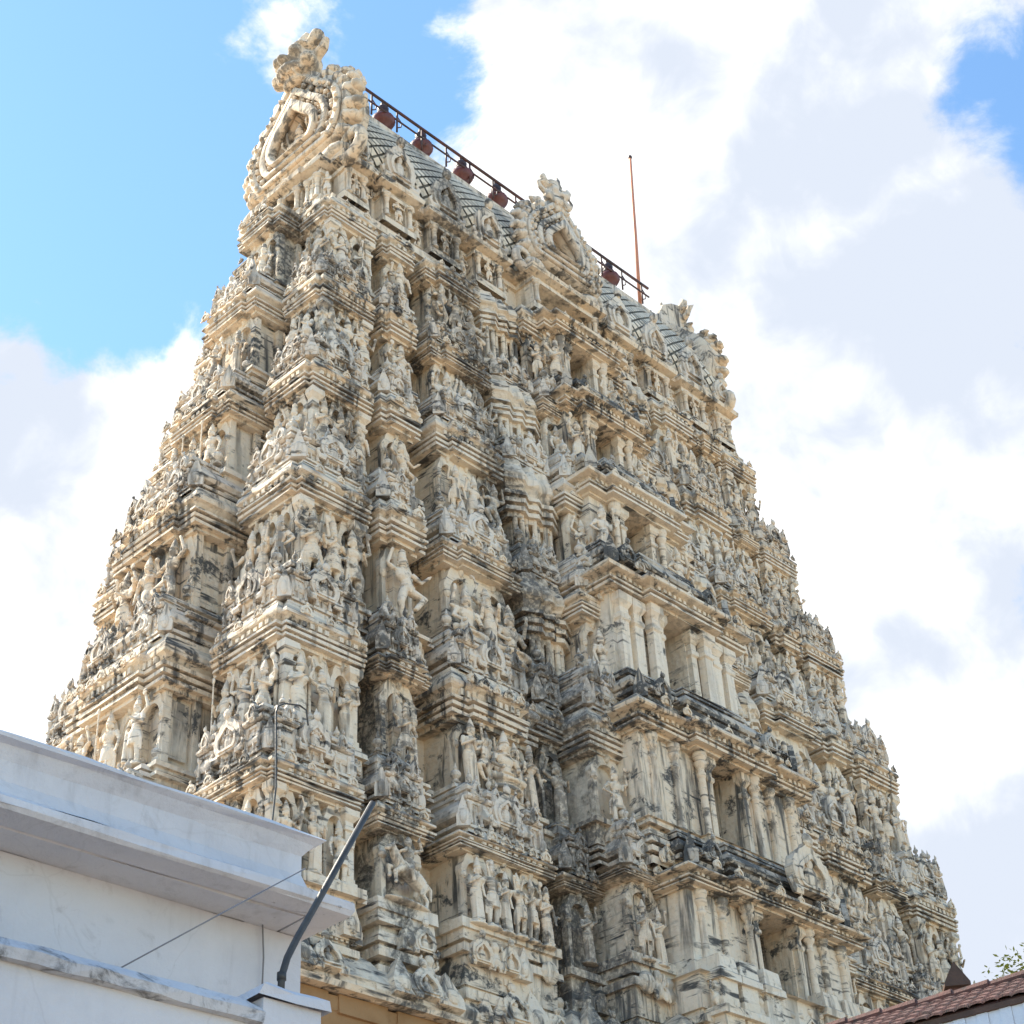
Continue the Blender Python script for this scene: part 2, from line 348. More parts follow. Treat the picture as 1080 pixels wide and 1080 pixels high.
# ------------------------------------------------------------------ statue library (unit height, facing -y, feet at z = 0)
def limb(*pts):
    return tube([p[:3] for p in pts], [p[3] for p in pts], 8)
def ball(x, y, z, r, ry=None, rz=None): return ellip((x, y, z), (r, ry or r, rz or r), 10, 8)
def figure(kind, rg):
    """kind: stand, sway, sari, dance, pray, many, guard"""
    P = []; sw = {'sway': .025, 'sari': .02, 'dance': .035}.get(kind, .006) * rg.choice((-1, 1))
    hx = sw; sx = -sw * .6
    bx = .0
    P += [ellip((0, 0, .022), (.15, .11, .03), 14, 6), ellip((0, 0, .045), (.12, .09, .025), 14, 6)]
    # pelvis, belly, chest, neck
    P += [ball(hx, 0, .475, .088, .066, .062), ball(hx * .5, -.004, .555, .066, .055, .075), ball(sx, -.004, .645, .096, .064, .085), ball(sx, 0, .69, .112, .05, .036)]
    P += [limb((sx, 0, .69, .034), (sx * 1.1, -.004, .765, .03))]
    hdx = sx * 1.1 + rg.uniform(-.008, .008)
    # head: skull, jaw, nose, eyes, ears with rings, hair bun and tall crown
    P += [ball(hdx, -.006, .80, .048, .05, .058), ball(hdx, -.026, .782, .03, .026, .03), ball(hdx, -.058, .797, .009, .012, .014),
          ball(hdx - .019, -.05, .808, .009), ball(hdx + .019, -.05, .808, .009), ball(hdx, -.05, .776, .014, .008, .005)]
    for s in (-1, 1): P += [ball(hdx + s * .052, .0, .79, .014, .012, .024), ball(hdx + s * .056, 0, .762, .013)]
    ct = rg.choice(('cone', 'tower', 'round'))
    if ct == 'cone': P += [tube([(hdx, 0, .835), (hdx, .004, .865), (hdx, .006, .93), (hdx, .008, 1.0)], [.055, .05, .033, .008], 10), ball(hdx, 0, .845, .06, .06, .014)]
    elif ct == 'tower': P += [tube([(hdx, 0, .835), (hdx, 0, .90), (hdx, 0, .955), (hdx, 0, .99)], [.05, .043, .038, .012], 10), ball(hdx, 0, .845, .059, .059, .014), ball(hdx, 0, .90, .05, .05, .012), ball(hdx, 0, .95, .045, .045, .01)]
    else: P += [ball(hdx, .01, .86, .056, .056, .05), ball(hdx, .012, .915, .032, .032, .035), ball(hdx, 0, .84, .06, .058, .014)]
    if kind in ('sari', 'sway') and rg.random() < .7:
        for s in (-1, 1): P.append(ball(sx + s * .042, -.058, .65, .034, .03, .034))
    # necklace, belt, sash
    P += [ball(sx, -.012, .70, .062, .058, .014), ball(hx, -.004, .512, .09, .068, .016), ball(hx, -.066, .46, .022, .014, .05)]
    # legs
    if kind == 'sari':
        P += [tube([(hx, 0, .47), (hx * .8, 0, .33), (hx * .3, 0, .16), (0, 0, .05)], [.086, .078, .07, .085], 12)]
        for k in range(4): P.append(limb((hx + (k - 1.5) * .03, -.06, .44, .012), ((k - 1.5) * .035, -.07, .06, .014)))
        P += [ball(-.04, -.06, .06, .028, .05, .02), ball(.04, -.06, .06, .028, .05, .02)]
    elif kind == 'dance':
        s = 1 if sw > 0 else -1
        P += [limb((hx - s * .045, 0, .46, .056), (-s * .07, -.03, .27, .044), (-s * .03, 0, .07, .03)), ball(-s * .035, -.03, .06, .026, .05, .02),
              limb((hx + s * .05, 0, .46, .056), (hx + s * .17, -.06, .38, .044), (hx + s * .06, -.05, .22, .028)), ball(hx + s * .04, -.07, .205, .024, .045, .018)]
    else:
        for s in (-1, 1):
            ft = s * .06; kn = s * .062 + hx * .4
            P += [limb((hx + s * .046, 0, .46, .056), (kn, -.012, .27, .043), (ft, .004, .075, .03)), ball(ft, -.03, .06, .027, .052, .02), ball(ft, 0, .10, .036, .036, .012)]
        P += [tube([(hx, 0, .48), (hx, 0, .38), (hx * .8, 0, .30)], [.09, .094, .098], 12)]
        P += [limb((hx + .085, -.01, .47, .014), (hx + .125, -.01, .36, .02), (hx + .12, 0, .20, .016)), limb((hx - .085, -.01, .47, .014), (hx - .125, -.01, .36, .02), (hx - .12, 0, .20, .016))]
    # arms
    def arm(s, e, h, prop=None):
        sh = (sx + s * .112, 0, .692)
        P.append(limb((*sh, .034), (sh[0] * .5 + e[0] * .5, e[1] * .5, (sh[2] + e[2]) / 2, .029), (*e, .024), (*h, .018)))
        hv = Vector(h) - Vector(e); hv.normalize(); k = Vector(h) + hv * .02
        P.append(ball(k.x, k.y, k.z, .022, .019, .022))
        P.append(ball(e[0] * .6 + sh[0] * .4, e[1] * .6, e[2] * .6 + sh[2] * .4, .036, .036, .012))
        for q in range(4):
            o_ = Vector(((q - 1.5) * .010, -.006, 0)); a = k + o_ + hv * .012; b2 = a + hv * (.022 + .006 * (q in (1, 2))) + Vector((0, -.006, 0))
            P.append(limb((*a, .006), (*b2, .004)))
        if prop == 'staff': P.append(limb((h[0], h[1] - .02, .05, .012), (h[0], h[1] - .02, .96, .012))); P.append(ball(h[0], h[1] - .02, .97, .03, .02, .045))
        if prop == 'club': P.append(limb((h[0] * 1.04, h[1] - .02, h[2] + .02, .014), (h[0] * 1.05, h[1] - .02, .1, .035)))
        if prop == 'disc': P.append(ellip((h[0], h[1] - .02, h[2] + .06), (.045, .014, .045), 10, 6))
        if prop == 'lotus': P.append(ellip((h[0], h[1] - .01, h[2] + .05), (.03, .03, .034), 8, 6))
        if prop == 'whisk': P.append(limb((h[0], h[1], h[2], .01), (h[0] * 1.25, h[1], h[2] + .12, .014), (h[0] * 1.5, h[1], h[2] + .10, .03)))
    down = lambda s: (s, (s * .17, 0, .57), (s * .165, -.035, .44))
    hip = lambda s: (s, (s * .205, .01, .575), (s * .10, -.05, .50))
    upA = lambda s: (s, (s * .19, -.03, .60), (s * .19, -.08, .74))
    high = lambda s: (s, (s * .21, .0, .74), (s * .17, -.02, .89))
    fro = lambda s: (s, (s * .15, -.02, .565), (s * .07, -.115, .61))
    out_ = lambda s: (s, (s * .20, -.02, .62), (s * .25, -.06, .67))
    s0 = rg.choice((-1, 1))
    if kind == 'pray':
        for s in (-1, 1): arm(s, (s * .15, -.03, .57), (s * .018, -.10, .63))
    elif kind == 'many':
        for s in (-1, 1):
            arm(*fro(s)); arm(*high(s), prop=rg.choice(('disc', 'lotus')))
            if rg.random() < .6: arm(*out_(s), prop='lotus')
    elif kind == 'guard':
        arm(*hip(s0), prop='club'); arm(*high(-s0), prop='disc'); arm(*fro(-s0)); 
    elif kind == 'dance':
        arm(*high(s0)); arm(*out_(-s0)); 
    elif kind == 'sway': arm(*upA(s0), prop='lotus'); arm(*down(-s0))
    elif kind == 'sari': arm(*fro(s0)); arm(*(high(-s0) if rg.random() < .5 else down(-s0)), prop=rg.choice((None, 'whisk', 'lotus')))
    else: arm(*rg.choice((upA, fro, hip))(s0), prop=rg.choice((None, 'staff'))); arm(*rg.choice((down, hip, fro))(-s0))
    if rg.random() < .35 and kind in ('many', 'guard'):   # halo
        P.append(ellip((hdx, .045, .83), (.12, .02, .13), 16, 8))
    return P
def seated(rg, arms=2):
    P = [ellip((0, 0, .05), (.27, .17, .06), 16, 6), ellip((0, 0, .12), (.24, .15, .05), 16, 6)]
    P += [ball(0, .02, .24, .13, .10, .10), ball(0, 0, .38, .095, .075, .12), ball(0, 0, .50, .135, .082, .11), ball(0, .0, .57, .155, .065, .05)]
    for s in (-1, 1): P += [limb((s * .07, .0, .22, .078), (s * .25, -.08, .20, .06), (s * .06, -.15, .175, .044)), ball(-s * -.03, -.17, .17, .05, .035, .03)]
    P += [limb((0, 0, .57, .047), (0, 0, .66, .04)), ball(0, -.01, .72, .068, .07, .08), ball(0, -.035, .695, .042, .036, .042), ball(0, -.08, .715, .013, .017, .02),
          ball(-.026, -.07, .73, .012), ball(.026, -.07, .73, .012)]
    for s in (-1, 1): P += [ball(s * .073, 0, .71, .02, .017, .036), ball(s * .078, 0, .67, .019)]
    P += [tube([(0, 0, .77), (0, .006, .82), (0, .008, .91), (0, .01, 1.0)], [.078, .07, .046, .012], 10), ball(0, 0, .785, .084, .084, .02)]
    A = [((.23, -.02, .42), (.13, -.12, .33)), ((.25, .0, .58), (.24, -.06, .74)), ((.31, .0, .52), (.36, -.06, .60)), ((.28, .0, .48), (.36, -.06, .43))][:max(1, arms // 2)]
    for s in (-1, 1):
        for e, h in A:
            P.append(limb((s * .15, 0, .57, .045), (s * e[0], e[1], e[2], .034), (s * h[0], h[1], h[2], .026))); P.append(ball(s * h[0], h[1] - .01, h[2] + .02, .032))
            if h[2] > .5: P.append(ellip((s * h[0], h[1] - .02, h[2] + .09), (.035, .02, .055), 8, 6))
    P += [ball(0, -.02, .585, .09, .08, .02), ball(0, -.02, .30, .125, .095, .022)]
    return P
def rider(rg):
    """rearing horse with a rider, facing left"""
    P = [ellip((0, 0, .03), (.42, .14, .04), 16, 6)]
    P += [tube([(.26, 0, .36), (.14, 0, .42), (0, 0, .47), (-.14, 0, .52)], [.10, .115, .105, .11], 10), tube([(-.14, 0, .54), (-.24, 0, .66), (-.28, 0, .76)], [.085, .065, .05], 8),
          tube([(-.26, 0, .77), (-.34, -.01, .73), (-.41, -.01, .68)], [.05, .042, .028], 8), limb((-.27, -.03, .80, .015), (-.265, -.035, .85, .005)), limb((-.27, .03, .80, .015), (-.265, .035, .85, .005))]
    for k in range(5): P.append(ball(-.12 - .035 * k, 0, .66 + .035 * k, .03, .02, .03))
    for y in (-.06, .06):
        P += [limb((.27, y, .35, .07), (.21, y, .22, .04), (.30, y, .14, .03), (.28, y, .05, .025)), ball(.27, y, .05, .035, .03, .025),
              limb((-.15, y, .48, .055), (-.29, y, .44 + y, .035), (-.27, y, .33 + y, .024)), ball(-.275, y, .315 + y, .03)]
    P.append(limb((.34, 0, .42, .03), (.42, 0, .36, .035), (.43, 0, .2, .015)))
    P += [ball(.02, -.0, .62, .09, .085, .08), ball(.02, 0, .74, .09, .075, .1), limb((.02, 0, .8, .04), (.02, 0, .86, .035)), ball(.01, -.005, .9, .055, .055, .065), tube([(.02, 0, .94), (.02, 0, 1.0)], [.058, .02], 8)]
    for s in (-1, 1): P.append(limb((.02, s * .07, .6, .05), (-.05, s * .12, .47, .04), (.02, s * .11, .34, .028)))
    P += [limb((-.06, -.06, .79, .034), (-.15, -.1, .72, .027), (-.2, -.06, .70, .022)), limb((.1, -.04, .79, .034), (.2, -.08, .84, .027), (.14, -.08, .97, .022)), limb((.12, -.08, .94, .012), (.2, -.08, 1.08, .008))]
    return P
def yali(rg):
    """seated lion guardian"""
    P = [ellip((0, 0, .04), (.24, .3, .05), 14, 6), tube([(0, .18, .2), (0, .08, .4), (0, -.04, .58)], [.17, .17, .15], 12), ball(0, -.1, .76, .16, .16, .15), ball(0, -.24, .71, .09, .09, .07), ball(0, -.24, .62, .07, .07, .03)]
    for s in (-1, 1):
        P += [limb((s * .1, -.1, .5, .07), (s * .12, -.18, .25, .05), (s * .12, -.2, .06, .05)), ball(s * .12, -.25, .06, .055, .08, .04), limb((s * .14, .14, .2, .1), (s * .17, -.05, .2, .06), (s * .16, -.1, .06, .05)),
              ball(s * .07, -.22, .80, .035), limb((s * .1, -.04, .88, .04), (s * .15, -.02, 1.0, .012)), limb((s * .06, -.3, .70, .02), (s * .11, -.3, .64, .012))]
    for k in range(9): a = math.pi * (k / 8); P.append(ball(.19 * math.cos(a), -.03, .74 + .19 * math.sin(a), .055))
    return P
def mask(rg):
    """monster mask with bulging eyes, jaw and curling horns; unit width, centred on z = .5"""
    P = [ball(0, 0, .42, .34, .2, .28), ball(0, -.12, .25, .24, .14, .1), ball(0, -.2, .42, .09, .1, .07), ball(0, -.06, .1, .2, .1, .07)]
    for s in (-1, 1):
        P += [ball(s * .15, -.16, .52, .095), ball(s * .17, -.14, .63, .13, .07, .035), ball(s * .27, -.08, .34, .11, .1, .1)]
        P += [tube([(s * .2, 0, .64), (s * .34, -.02, .72), (s * .38, -.03, .82), (s * .33, -.03, .90)], [.10, .10, .08, .04], 8)]
        P += [tube([(s * .3, 0, .45), (s * .45, 0, .5), (s * .5, 0, .62), (s * .44, 0, .70)], [.07, .06, .045, .02], 8)]
        for k in range(3): P.append(limb((s * (.06 + .07 * k), -.2 + .03 * k, .2, .025), (s * (.065 + .075 * k), -.21 + .03 * k, .10, .008)))
    P += [ball(0, -.02, .72, .16, .12, .12), ball(0, 0, .82, .22, .12, .12), tube([(.05, 0, .86), (.1, 0, .96), (.13, 0, 1.04), (.1, 0, 1.14)], [.11, .08, .05, .01], 8)]
    return P
def gana(rg):
    """squat dwarf bearer"""
    P = [ball(0, 0, .32, .25, .2, .24), ball(0, -.04, .70, .18, .17, .18), ball(0, -.18, .68, .05), ball(0, 0, .85, .16, .15, .08)]
    for s in (-1, 1): P += [limb((s * .12, -.05, .2, .11), (s * .3, -.16, .26, .09), (s * .2, -.18, .02, .07)), limb((s * .2, 0, .5, .08), (s * .38, -.04, .58, .06), (s * .3, -.04, .86, .06))]
    return P

rg = random.Random(11)
STAT = {}
for kind, nvar in (('stand', 3), ('sway', 2), ('sari', 3), ('dance', 2), ('pray', 1), ('many', 2), ('guard', 2)):
    STAT[kind] = [lib_mesh('statue', remeshed(figure(kind, rg), .0092, .42, 1), STATUE_M) for _ in range(nvar)]
STAT['seated'] = [lib_mesh('statue', remeshed(seated(rg, a), .0125, .42, 1), STATUE_M) for a in (2, 4, 8)]
STAT['rider'] = [lib_mesh('statue', remeshed(rider(rg), .0105, .45, 1), STATUE_M)]
STAT['yali'] = [lib_mesh('statue', remeshed(yali(rg), .02, .5, 1), STATUE_M)]
MASK = remeshed(mask(rg), .022, .5, 1)
GANA = remeshed(gana(rg), .05, .5, 1)
LOWFIG = remeshed(figure('sari', rg), .022, .35, 1)
LOWFIG2 = remeshed(figure('stand', rg), .022, .35, 1)

def horseshoe(w, h, n=20, lip=.86):
    """outline of a horseshoe arch, base width < full width; x,z; ccw seen from the front"""
    P = []
    for i in range(n + 1):
        a = R(-40) + (math.pi + R(80)) * i / n
        x = math.cos(a) * w / 2; z = math.sin(a)
        z = z * h * .42 + h * .36
        if i > n * .40 and i < n * .60: z += (1 - abs(i / n - .5) / .10) * h * .14
        P.append((x, z))
    return P
def kudu_lib(scal=9):
    mb = MB(); n = 24
    oc = horseshoe(1, 1, n)
    outr = [(x * (1 + .06 * abs(math.sin(i / n * math.pi * scal))), z + .05 * abs(math.sin(i / n * math.pi * scal))) for i, (x, z) in enumerate(oc)]
    inn = [(x * .62, .36 + (z - .36) * .62) for x, z in horseshoe(1, .92, n)]
    ringplate(outr, inn, -.16, .2, mb)
    inn2 = [(x * .8, .36 + (z - .36) * .8) for x, z in horseshoe(1, .92, n)]
    ringplate(inn2, inn, -.22, -.1, mb)
    extrude(inn, -.02, .2, mb)
    mb.add(*ellip((0, -.06, .34), (.17, .12, .2), 8, 6)); mb.add(*ellip((0, -.08, .58), (.09, .09, .1), 8, 6))
    mb.add(*ellip((0, -.16, .98), (.14, .12, .12), 8, 6)); mb.add(*tube([(0, -.1, 1.02), (0, -.1, 1.2)], [.08, .015], 6))
    for s in (-1, 1): mb.add(*tube([(s * .34, -.1, .06), (s * .56, -.12, .04), (s * .64, -.12, .16), (s * .56, -.12, .24)], [.09, .09, .07, .03], 6))
    return mb.arr()
KUDU = kudu_lib()
def leaf_lib():
    o = [(-.5, 0), (.5, 0), (.55, .35), (.3, .7), (.12, 1.0), (.0, 1.15), (-.25, .8), (-.5, .4)]
    mb = MB(); extrude(o, -.12, .25, mb); mb.add(*ellip((0, -.12, .35), (.28, .14, .28), 8, 6)); return mb.arr()
LEAF = leaf_lib()
FINIAL = lathe([(.30, 0), (.34, .06), (.18, .12), (.16, .2), (.36, .34), (.40, .46), (.30, .58), (.12, .64), (.18, .70), (.10, .78), (.03, 1.0)], 10)
ROSE = ellip((0, 0, 0), (.5, .3, .5), 8, 6)

# ------------------------------------------------------------------ the gopuram
A0, B0 = 8.46, 3.10
TA, TB = .1925, .151
P0 = ray(288, 800) * 20.
ZP = P0.z + EYE.z                                   # world height of h = 0
ctr = Vector((P0.x, P0.y, 0)) + U * A0 + V * B0
tower = tag(empty('temple_tower', (ctr.x, ctr.y, 0), math.atan2(U.y, U.x)),
            'tall cream stucco temple gateway tower crowded with tiers of weathered statues and shrines', 'temple tower')
TW = math.atan2(U.y, U.x)
def tl(s, v, h): return (s - A0, v - B0, h + ZP)      # surveyed coordinates -> tower frame

# storeys: base, pedestal top, wall top, eave top (h); centre projection and half width; door half width
ST = [(-2.80, -1.50, -.32, .00, 1.25, 2.0, .44), (.00, .66, 2.05, 2.60, 1.15, 2.05, .36), (2.60, 3.32, 4.92, 5.50, 1.0, 1.62, .33),
      (5.50, 6.15, 7.55, 8.10, .78, 1.22, .32), (8.10, 8.68, 10.02, 10.55, .6, 1.08, .31), (10.55, 11.08, 12.48, 13.02, .48, 1.0, .33)]

PEDS = [[(0, .10, .17), (.10, .20, .02), (.20, .31, .15), (.31, .37, .0), (.37, .46, .13), (.46, .52, .0), (.52, .86, .12), (.86, 1., .18)],
        [(0, .14, .15), (.14, .24, .0), (.24, .33, .14), (.33, .42, -.02), (.42, .52, .14), (.52, .58, .03), (.58, .68, .09), (.68, .76, .02), (.76, .88, .13), (.88, 1., .17)],
        [(0, .2, .10), (.2, .3, .16), (.3, .36, .04), (.36, .66, .08), (.66, .74, .16), (.74, .8, .04), (.8, .9, .11), (.9, 1., .16)],
        [(0, .08, .14), (.08, .16, .04), (.16, .24, .14), (.24, .32, .04), (.32, .40, .14), (.40, .48, .04), (.48, .9, .10), (.9, 1., .2)]]
def bay_profile(zp, zc, ze, k, pv, wall=-.10, eave=.175):
    P = []
    def fil(a, b, o): P.extend([(a, o), (b, o)])
    for a, b, o in PEDS[pv]: fil(a * zp, b * zp, o * k)
    fil(zp, zc, wall)
    H = ze - zc
    for a, b, o in ((0, .08, .05), (.08, .15, .14), (.15, .21, .02), (.21, .28, .15), (.28, .34, .03), (.34, .40, .17), (.40, .45, .04)): fil(zc + a * H, zc + b * H, o * k)
    P += [(zc + .45 * H, .07 * k), (zc + .56 * H, .12 * k), (zc + .60 * H, eave * .96 * k), (zc + .63 * H, eave * k), (zc + .70 * H, eave * k), (zc + .78 * H, eave * .82 * k), (zc + .90 * H, eave * .45 * k), (zc + 1.0 * H, .06 * k), (ze + .02, -.02)]
    return P
def plan(kind, x0, x1, yf, yb, k=1.):
    w = x1 - x0
    if kind == 'step': e = .10 * k; return [(x0, yb), (x0, yf), (x0 + .22 * w, yf), (x0 + .22 * w, yf - e), (x1 - .22 * w, yf - e), (x1 - .22 * w, yf), (x1, yf), (x1, yb)]
    if kind == 'step2': e = .10 * k; return [(x0, yb), (x0, yf), (x0 + .15 * w, yf), (x0 + .15 * w, yf - e), (x0 + .3 * w, yf - e), (x0 + .3 * w, yf - 2 * e), (x1 - .3 * w, yf - 2 * e), (x1 - .3 * w, yf - e), (x1 - .15 * w, yf - e), (x1 - .15 * w, yf), (x1, yf), (x1, yb)]
    if kind == 'facet':
        e = w * .085; P = [(x0, yb), (x0, yf)]
        for i in range(3): P += [(x0 + w * (i + .5) / 3, yf - e), (x0 + w * (i + 1) / 3, yf)]
        return P + [(x1, yb)]
    return rectp(x0, x1, yf, yb)
def pilaster(mb, x, y, z0, z1, w):
    H = z1 - z0
    stack(mb, rectp(x - w / 2, x + w / 2, y - w * .5, y + .05), [(z0, .04), (z0 + .08 * H, .04), (z0 + .08 * H, .015), (z0 + .14 * H, .015), (z0 + .14 * H, 0), (z0 + .72 * H, 0), (z0 + .74 * H, .025), (z0 + .78 * H, .025), (z0 + .80 * H, 0), (z0 + .86 * H, 0), (z0 + .92 * H, .06), (z0 + H, .06)], jit=.004)
def column(z0, z1, r):
    H = z1 - z0
    return lathe([(r * 1.5, z0), (r * 1.5, z0 + .05 * H), (r * 1.15, z0 + .06 * H), (r * 1.3, z0 + .1 * H), (r, z0 + .13 * H), (r * .92, z0 + .72 * H), (r * 1.2, z0 + .74 * H), (r * 1.2, z0 + .77 * H), (r * .85, z0 + .78 * H), (r * .9, z0 + .82 * H), (r * 1.5, z0 + .86 * H), (r * 1.7, z0 + .89 * H), (r * 1.2, z0 + .91 * H), (r * 1.9, z0 + .95 * H), (r * 1.9, z0 + H)], 12)
def roof_block(mb, x0, x1, yf, yb, z, h, k, closed=False, fronts=1, side=False, rows=1):
    """small domed shrine roof with horseshoe gables and pot finials"""
    w = x1 - x0; mn = min(w, abs(yb - yf)) * .5
    if closed:
        P = notched(w / 2, abs(yb - yf) / 2, min(.09 * k, mn * .3)); P = [(x + (x0 + x1) / 2, y + (yf + yb) / 2) for x, y in P]
    else: P = plan('step' if w > .7 * k else 'flat', x0, x1, yf + .07 * k, yb, k)
    f = lambda q: -min(q, .6) * mn
    g = .05 * k
    prof = [(0, .0), (.07, .0), (.07, -g), (.13, -g), (.13, .03), (.19, .03), (.19, -g * 1.3), (.25, -g * 1.3), (.27, .05 * k), (.33, .08 * k), (.44, .05 * k), (.55, -.02), (.56, f(.16)), (.62, f(.16)), (.62, f(.10)), (.67, f(.10)), (.68, f(.2)),
            (.73, f(.2)), (.74, f(.13)), (.80, f(.14)), (.88, f(.28)), (.93, f(.42)), (.94, f(.36)), (1.0, f(.5))]
    stack(mb, P, [(z + q * h, o) for q, o in prof], closed=closed, jit=.008)
    for i in range(fronts):
        x = x0 + w * (i + .5) / fronts; s = min(w / fronts * .42, h * .55) * rnd.uniform(.85, 1.15)
        mb.inst(KUDU, (x, yf - .07 * k, z + .24 * h), (s, s * .7, s * 1.2))
    if side:
        yc = (yf + yb) / 2; s = min(abs(yb - yf) * .42, h * .55)
        mb.inst(KUDU, (x0 - .06 * k, yc, z + .26 * h), (s, s * .7, s * 1.2), R(-90)); mb.inst(KUDU, (x1 + .06 * k, yc, z + .26 * h), (s, s * .7, s * 1.2), R(90))
    nm = max(1, round(w / (.44 * k))); mh = h * .86
    for i in range(nm):
        if nm > 1 or fronts == 1: mb.inst(MINI, (x0 + w * (i + .5) / nm, yf - .07 * k, z + .02), (w / nm * .74, .5 * k, mh * rnd.uniform(.82, 1.1)))
    if side:
        d_w = abs(yb - yf); nm = max(1, round(d_w / (.44 * k)))
        for i in range(nm):
            yy = min(yf, yb) + d_w * (i + .5) / nm
            mb.inst(MINI, (x0 - .07 * k, yy, z + .02), (d_w / nm * .74, .5 * k, mh * rnd.uniform(.82, 1.1)), R(-90)); mb.inst(MINI, (x1 + .07 * k, yy, z + .02), (d_w / nm * .74, .5 * k, mh), R(90))
    nf = max(1, int(w / .35))
    for i in range(nf): mb.inst(FINIAL, (x0 + w * (i + .5) / nf, yf + mn * .7, z + h * .97), (.22 * k, .22 * k, .34 * k))
    for s in (x0, x1): mb.inst(LEAF, (s, yf - .02, z + .1 * h), (.2 * k, .25 * k, .42 * k), R(-45 if s == x0 else 45))
    for i in range(int(w / (.2 * k))):
        if rnd.random() < .6: mb.inst(rnd.choice((LEAF, GANA, ROSE)), (x0 + w * rnd.uniform(.04, .96), yf - .02, z + h * rnd.choice((.0, .55, .66))), (.15 * k, .18 * k, .24 * k * rnd.uniform(.7, 1.2)))
def torana_lib():
    mb = MB(); n = 16; o = []; q = []
    for i in range(n + 1):
        a = math.pi * i / n; k = 1 + .12 * abs(math.sin(i / n * math.pi * 5)); o.append((math.cos(a) * .5 * k, .66 + math.sin(a) * .34 * k)); q.append((math.cos(a) * .37, .66 + math.sin(a) * .22))
    o = [(.46, .0)] + o + [(-.46, .0)]; q = [(.36, .0)] + q + [(-.36, .0)]
    ringplate(o[:-1] + o[-1:], q, -.10, .1, mb)
    mb.add(*ellip((0, -.1, 1.0), (.1, .1, .09), 8, 6))
    for s in (-1, 1): mb.add(*ellip((s * .44, -.08, .66), (.1, .1, .06), 8, 5)); mb.add(*ellip((s * .42, -.08, .03), (.1, .1, .05), 8, 5))
    return mb.arr()
TORANA = torana_lib()
def mini_lib():
    mb = MB()
    stack(mb, rectp(-.5, .5, 0, .5), [(0, .0), (.05, .0), (.05, -.06), (.09, -.06), (.09, .02), (.14, .02), (.14, -.08), (.52, -.08), (.52, -.03), (.56, -.03), (.56, -.07), (.59, -.07), (.59, .0), (.62, .06), (.66, .06), (.70, -.02), (.70, -.1), (.74, -.1), (.75, .0), (.80, .02), (.87, -.06), (.92, -.2), (.96, -.34)], jit=.004, seg=3)
    for x in (-.36, .36): mb.add(*(lambda q: (q[0] + np.array([x, .0, .14]), q[1]))(lathe([(.09, 0), (.09, .05), (.06, .06), (.055, .28), (.09, .32), (.1, .38)], 7)))
    v, f = LOWFIG; mb.add(v * np.array((.42, .5, .40)) + np.array((0, .04, .14)), f)
    mb.inst(KUDU, (0, -.03, .60), (.42, .4, .36)); mb.inst(FINIAL, (0, .22, .93), (.28, .28, .26))
    return mb.arr()
MINI = mini_lib()
def notched(hx, hy, e):
    return [(-hx, hy - e), (-hx, -hy + e), (-hx + e, -hy + e), (-hx + e, -hy), (hx - e, -hy), (hx - e, -hy + e), (hx, -hy + e), (hx, hy - e), (hx - e, hy - e), (hx - e, hy), (-hx + e, hy), (-hx + e, hy - e)]
def eave_trim(mb, x0, x1, y, z, k, step=.25, rz=0., ox=0., oy=0.):
    """row of little arches on the eave"""
    w = x1 - x0; n = max(1, int(w / (step * k)))
    c, s_ = math.cos(rz), math.sin(rz)
    for i in range(n):
        x = x0 + w * (i + .5) / n; q = .17 * k * rnd.uniform(.7, 1.2)
        mb.inst(KUDU, (ox + x * c - y * s_, oy + x * s_ + y * c, z), (q, q * .6, q), rz)
def dentils(mb, x0, x1, y, z, h, k, rz=0., ox=0., oy=0., step=.12):
    """row of small bracket blocks under an eave or along a band"""
    w = x1 - x0; n = max(1, int(w / (step * k))); c, s_ = math.cos(rz), math.sin(rz); a = w / n * .28
    for i in range(n):
        if rnd.random() < .06: continue
        x = x0 + w * (i + .5) / n; q = rnd.uniform(.85, 1.1); P = [(x - a, y - .07 * k * q), (x + a, y - .07 * k * q), (x + a, y + .1), (x - a, y + .1)]
        P = [(ox + px * c - py * s_, oy + px * s_ + py * c) for px, py in P]
        mb.add([(*p, z) for p in P] + [(*p, z + h * q) for p in P], [(3, 2, 1, 0), (0, 1, 5, 4), (1, 2, 6, 5), (3, 0, 4, 7), (4, 5, 6, 7)])
def frieze(mb, x0, x1, y, z0, z1, k, rz=0., ox=0., oy=0.):
    """bosses, dwarfs and leaves carved along a pedestal"""
    w = x1 - x0; n = max(1, int(w / (.24 * k))); h = z1 - z0; c, s_ = math.cos(rz), math.sin(rz)
    for i in range(n):
        x = x0 + w * (i + .5) / n + rnd.uniform(-.02, .02); t = rnd.random(); p = (ox + x * c - y * s_, oy + x * s_ + y * c, z0)
        if t < .30: mb.inst(GANA, p, (h * .9, h * .8, h * rnd.uniform(.9, 1.1)), rz)
        elif t < .55: mb.inst(LEAF, p, (h * .6, h * .7, h * .85), rz)
        elif t < .7: mb.inst(ROSE, (p[0], p[1], z0 + h * .5), (h * .7, h * .6, h * .7), rz)
        elif t < .85: mb.inst(KUDU, p, (h * .8, h * .7, h * .95), rz)

